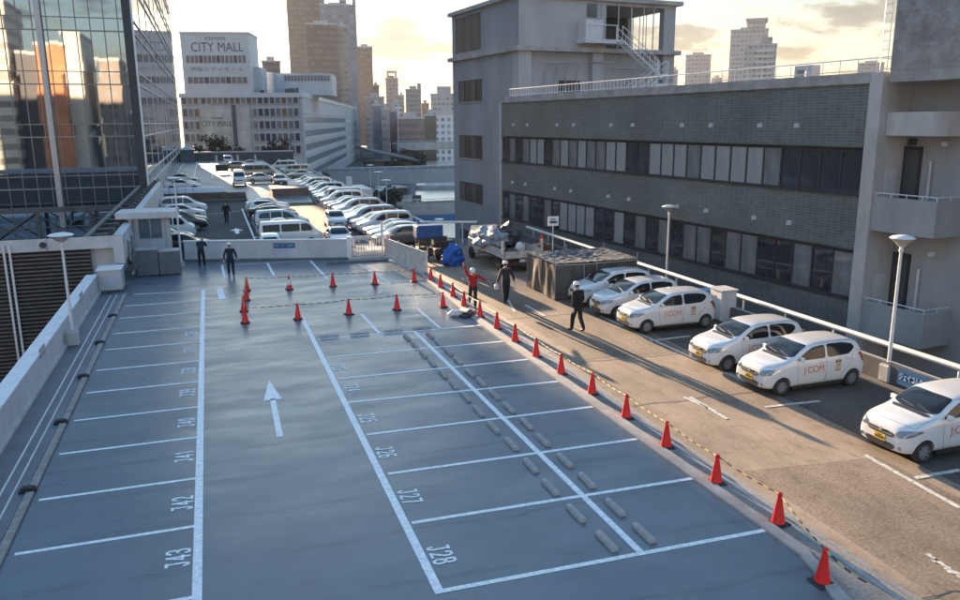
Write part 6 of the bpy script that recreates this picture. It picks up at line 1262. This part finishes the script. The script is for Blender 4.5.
o = empty('blue_bin', (g.x+.1, g.y+1.35, 0), 0, 'blue plastic bin squeezed behind the white utility cabinet', 'bin'); part('body', blue2, o, lambda b: b.bbox((-.3, -.28, .05), (.3, .28, 1.05), .05)); part('lid', sign_blue, o, lambda b: b.bbox((-.33, -.31, 1.05), (.33, .31, 1.13), .03))
g = PX(802, 329, 19.5); o = empty('wall_socket_box', (19.42, g.y, .35), 0, 'small rusty red box on the edge wall behind the middle pair of cars', 'box'); part('box', mat('rust_red', (.20, .07, .05), .7), o, lambda b: b.bbox((-.1, -.14, 0), (.12, .14, .42), .02)); part('cover', dark_metal, o, lambda b: b.box((-.115, -.1, .05), (-.101, .1, .36)))
# debris by the kerb cones
g = G(456, 316); blob('sack', (g.x, g.y, .0), (.32, .22, .16), tarp_w, 'white sack lying at the kerb left of the rubbish pile', 'sack', .3, 3, 2)
g = G(468, 316); o = empty('tool_pile', (g.x, g.y, 0), .3, 'low pile of dark trays and sheets by the kerb cones', 'rubbish pile'); part('tray', dark_metal, o, lambda b: (b.box((-.4, -.3, .02), (.3, .3, .1)), b.box((-.2, -.1, .1), (.45, .4, .16), rz=.5), b.box((-.1, .3, .0), (.5, .6, .12), rz=-.3))); part('board', mat('pallet_sheet', (.62, .55, .44)), o, lambda b: (b.box((-.3, .1, .17), (.3, .5, .22), rz=.7), b.box((.1, -.5, .0), (.5, -.2, .1))))

# ================================================================== people
skin = mat('skin', (.42, .26, .18), .55); boots = mat('boots', (.03, .028, .026), .6); navy = mat('cloth_navy', (.014, .022, .045), .85, var=.3, vscale=9); blk = mat('cloth_black', (.014, .015, .018), .85, var=.3, vscale=9); redc = mat('cloth_red', (.36, .012, .015), .8, var=.25, vscale=9); gry = mat('cloth_grey', (.03, .034, .04), .85, var=.35, vscale=9); glove = mat('glove_white', (.55, .55, .53), .7); helmw = mat('helmet_white', (.72, .72, .70), .3)
def person(loc, rz, J, mats_, label, helmet=helmw, s=1., coat_len=0):
    """J: joints in metres, y is the way the person faces"""
    root = empty('person', loc, rz, label, 'person'); root.scale = (s, s, s)
    V_ = []; E_ = []; Rd = []; Z = []; idx = {}
    def add(n_, p, r_, zone, par=None):
        idx[n_] = len(V_); V_.append(tuple(p)); Rd.append(r_); Z.append(zone)
        if par: E_.append((idx[par], idx[n_]))
    P = lambda k: Vector(J[k])
    add('pelvis', P('pelvis'), (.175, .13), 1); add('waist', P('pelvis').lerp(P('chest'), .45), (.17, .125), 0, 'pelvis'); add('chest', P('chest'), (.205, .145), 0, 'waist'); add('collar', P('chest').lerp(P('neck'), .65), (.14, .11), 0, 'chest')
    add('neck', P('neck'), (.055, .055), 2, 'collar'); hd = (P('head')-P('neck')); add('jaw', P('neck')+hd*.45, (.068, .075), 2, 'neck'); add('face', P('neck')+hd*.8, (.082, .095), 2, 'jaw'); add('crown', P('neck')+hd*1.25, (.07, .08), 2, 'face'); 
    for sd in ('l', 'r'):
        add('sh'+sd, P('sh'+sd), (.09, .085), 0, 'collar'); add('el'+sd, P('el'+sd), (.066, .066), 0, 'sh'+sd); add('fa'+sd, P('el'+sd).lerp(P('wr'+sd), .35), (.06, .058), 0, 'el'+sd); add('cu'+sd, P('el'+sd).lerp(P('wr'+sd), .93), (.046, .044), 0, 'fa'+sd)
        add('wr'+sd, P('wr'+sd), (.026, .03), 3, 'cu'+sd); d = (P('wr'+sd)-P('el'+sd)).normalized(); sx = Vector((1, 0, 0)) if abs(d.x) < .8 else Vector((0, 1, 0)); sx = (sx-d*sx.dot(d)).normalized(); add('pa'+sd, P('wr'+sd)+d*.075, (.036, .022), 3, 'wr'+sd)
        fy = d.cross(sx)
        for fi, (o_, l_) in enumerate(((-.028, .07), (-.009, .08), (.01, .075), (.028, .058))):
            add(f'f{fi}a{sd}', P('wr'+sd)+d*(.10+l_*.4)+sx*o_, (.0095, .0095), 3, 'pa'+sd); add(f'f{fi}b{sd}', P('wr'+sd)+d*(.10+l_*.9)+sx*o_+fy*.02, (.008, .008), 3, f'f{fi}a{sd}')
        add('th'+sd, P('wr'+sd)+d*.07+sx*.045, (.011, .011), 3, 'pa'+sd); add('tt'+sd, P('wr'+sd)+d*.105+sx*.058+fy*.01, (.009, .009), 3, 'th'+sd)
        add('hp'+sd, P('hp'+sd), (.115, .115), 1, 'pelvis'); add('kn'+sd, P('kn'+sd), (.09, .09), 1, 'hp'+sd); add('ca'+sd, P('kn'+sd).lerp(P('an'+sd), .35), (.08, .08), 1, 'kn'+sd); add('an'+sd, P('an'+sd), (.068, .068), 1, 'ca'+sd)
        t = P('to'+sd); add('he'+sd, P('an'+sd)+Vector((0, 0, -.05)), (.05, .05), 4, 'an'+sd); add('ba'+sd, P('an'+sd).lerp(t, .7)+Vector((0, 0, -.03)), (.048, .036), 4, 'he'+sd); add('to'+sd, t, (.036, .026), 4, 'ba'+sd)
    me = bpy.data.meshes.new('body'); me.from_pydata(V_, E_, []); o = bpy.data.objects.new('body', me); COL.objects.link(o); sk = o.modifiers.new('k', 'SKIN'); sk.use_smooth_shade = True
    for i, v in enumerate(me.skin_vertices[0].data): v.radius = Rd[i]; v.use_root = (i == 0)
    sb_ = o.modifiers.new('s', 'SUBSURF'); sb_.levels = 1; sb_.render_levels = 1
    bpy.context.view_layer.update(); m2 = bpy.data.meshes.new_from_object(o.evaluated_get(bpy.context.evaluated_depsgraph_get())); o.modifiers.clear(); o.data = m2; m2.name = 'body'
    m2.materials.clear()
    for m_ in mats_: m2.materials.append(m_)
    segs = [(Vector(V_[a]), Vector(V_[c]), Z[c]) for a, c in E_]
    for p in m2.polygons:
        bd_, bz = 9, 0
        for a, c, z in segs:
            ab = c-a; t = max(0, min(1, (p.center-a).dot(ab)/max(ab.length_squared, 1e-9))); d = (p.center-(a+ab*t)).length
            if d < bd_-1e-4: bd_, bz = d, z
        p.material_index = bz; p.use_smooth = True
    o.parent = root
    n_ = P('neck'); up_ = hd.normalized(); hc = n_+hd*1.0; fwd = Vector((0, 1, 0)); fwd = (fwd-up_*fwd.dot(up_)).normalized(); sd_ = fwd.cross(up_)
    Mh = Matrix((sd_, fwd, up_)).transposed().to_4x4(); Mh.translation = hc
    def nose(b): b.add([tuple(Mh@Vector(p)) for p in ((-.018, .085, -.05), (.018, .085, -.05), (0, .125, -.045), (0, .088, .01))], [(0, 1, 2), (0, 2, 3), (1, 3, 2), (0, 3, 1)]); [b.box(tuple((Mh@Vector((x-.012, .088, .005)))), tuple(Mh@Vector((x+.012, .096, .02)))) for x in (-.032, .032)]
    part('face_features', skin, root, nose)
    part('hair', blk, root, lambda b: b.add([tuple(Mh@Vector((.088*math.cos(t)*math.cos(f_), .1*math.sin(t)*math.cos(f_)-.008, .11*math.sin(f_)+.0))) for f_ in (-.45, 0, .5, 1.0, 1.5) for t in [math.pi+.0+math.pi*k/10 for k in range(11)]], [(j*11+i, j*11+i+1, (j+1)*11+i+1, (j+1)*11+i) for j in range(4) for i in range(10)]), 60)
    if helmet:
        def hl(b):
            n, rows = 20, [(.128, -.005), (.122, .03), (.112, .07), (.085, .11), (.045, .135), (.005, .143)]
            vs = [tuple(Mh@Vector((r_*.95*math.cos(2*math.pi*k/n), r_*1.08*math.sin(2*math.pi*k/n), z+.02))) for r_, z in rows for k in range(n)]
            b.add(vs, [(i*n+k, i*n+(k+1) % n, (i+1)*n+(k+1) % n, (i+1)*n+k) for i in range(len(rows)-1) for k in range(n)]+[tuple(range(n))])
            b.add([tuple(Mh@Vector(p)) for p in ((-.09, .10, .012), (.09, .10, .012), (.06, .175, 0), (-.06, .175, 0), (-.09, .10, .022), (.09, .10, .022), (.06, .175, .01), (-.06, .175, .01))], [(0, 3, 2, 1), (4, 5, 6, 7), (0, 1, 5, 4), (1, 2, 6, 5), (2, 3, 7, 6), (3, 0, 4, 7)])
        part('helmet', helmet, root, hl, 60)
    return root
def walk(ph=1, lean=.03, arm=.18, spread=.06):
    return dict(pelvis=(0, 0, .95), chest=(0, lean, 1.32), neck=(0, lean+.03, 1.50), head=(0, lean+.06, 1.65), shl=(-.19, lean, 1.42), shr=(.19, lean, 1.42), ell=(-.27-spread, lean-.03-arm*.3*ph, 1.14), elr=(.27+spread, lean-.03+arm*.3*ph, 1.14), wrl=(-.29-spread*1.6, lean+.03-arm*ph, .90), wrr=(.29+spread*1.6, lean+.05+arm*ph, .92),
        hpl=(-.10, 0, .9), hpr=(.10, 0, .9), knl=(-.11, .10*ph+.04, .50), knr=(.11, -.04*ph+.04, .50), anl=(-.11, .18*ph, .10), anr=(.11, -.20*ph, .12 if ph > 0 else .1), tol=(-.12, .18*ph+.19, .035), tor=(.12, -.20*ph+.18, .035))
g = G(577.5, 331); person((g.x, g.y, 0), R(20), walk(1, .02, .12, .01), [blk, blk, skin, glove, boots], 'man in black with white helmet walking away past the parked hatchbacks', s=1.10)
g = G(506, 302.5); w_ = walk(-1, .0, .07, .05); person((g.x, g.y, 0), R(6), w_, [gry, blk, skin, glove, boots], 'man in dark grey jacket with white helmet walking toward the truck, seen from behind', s=1.07)
part_o = empty('tool_bag', (g.x-.42, g.y+.1, .62), 0, 'small pale tool pouch held by the man in dark grey', 'bag'); part('pouch', mat('bag_white', (.6, .6, .58)), part_o, lambda b: b.bbox((-.1, -.06, 0), (.1, .06, .22), .03)); part('strap', trim, part_o, lambda b: b.tube([(-.06, 0, .21), (0, 0, .3), (.06, 0, .21)], .008, 5))
g = G(472, 307.5); Jr = walk(1, .02, .1, .05)
Jr.update(shl=(-.19, 0, 1.43), ell=(-.30, .0, 1.66), wrl=(-.38, .03, 1.90), shr=(.19, 0, 1.42), elr=(.42, .02, 1.30), wrr=(.63, .05, 1.22), knl=(-.13, .18, .55), anl=(-.14, -.12, .34), tol=(-.15, -.02, .20), knr=(.10, .05, .50), anr=(.10, .0, .09), tor=(.11, .19, .035))
person((g.x+.05, g.y, 0), R(165), {k: (v[0]*(-1 if 1 else 1), v[1], v[2]) for k, v in Jr.items()}, [redc, blk, skin, skin, boots], 'worker in red top with one arm raised beside the kerb cones', s=1.0)
g = G(231.5, 275.5); person((g.x, g.y, 0), R(3), walk(1, .0, .05, .03), [navy, navy, skin, glove, boots], 'worker in navy with white helmet standing on the deck before the low white wall', s=1.0)
g = G(202, 266.5); Jl = walk(-1, .0, .02, .0); Jl.update(pelvis=(0, 0, .93), chest=(0, .16, 1.27), neck=(0, .34, 1.38), head=(0, .47, 1.42), shl=(-.19, .2, 1.33), shr=(.19, .2, 1.33), ell=(-.25, .35, 1.12), elr=(.25, .35, 1.12), wrl=(-.18, .52, 1.2), wrr=(.18, .52, 1.2), anl=(-.12, -.06, .1), anr=(.14, .06, .1), tol=(-.13, .13, .035), tor=(.15, .25, .035), knl=(-.11, .04, .5), knr=(.13, .06, .5))
person((g.x, g.y, 0), R(-12), Jl, [navy, blk, skin, skin, boots], 'worker in navy stooping over the low white wall beside the booth', helmet=None, s=1.02)
g = G(227, 223); person((g.x, g.y, 0), R(170), walk(1, .0, .08, .0), [blk, blk, skin, skin, boots], 'distant pedestrian in black on the aisle beyond the low white wall', helmet=None, s=1.0)

for x_, y_, h_, l_ in ((20, 168, 4.5, 'bushy dark tree between the roof annexe and the round ramp'), (31, 196, 4.0, 'low dark tree left behind the round ramp'), (15, 160, 5, 'dark tree behind the roof annexe')):
    tree((x_, y_, -12), h_, 3.2, l_, 'river bank trees', 800, .4, 'bank_tree')
# ================================================================== evening air
hz = bpy.data.materials.new('haze_air'); hz.use_nodes = True; hn = hz.node_tree
hn.nodes.remove(hn.nodes['Principled BSDF']); pv = hn.nodes.new('ShaderNodeVolumePrincipled'); pv.inputs['Color'].default_value = (.95, .93, .90, 1); pv.inputs['Density'].default_value = .00012; pv.inputs['Anisotropy'].default_value = .12
hn.links.new(pv.outputs[0], hn.nodes['Material Output'].inputs['Volume'])
q = MB(); q.box((-1050, -450, -14.2), (1350, 2050, 125)); tag(q.build('haze', hz), kind='stuff')
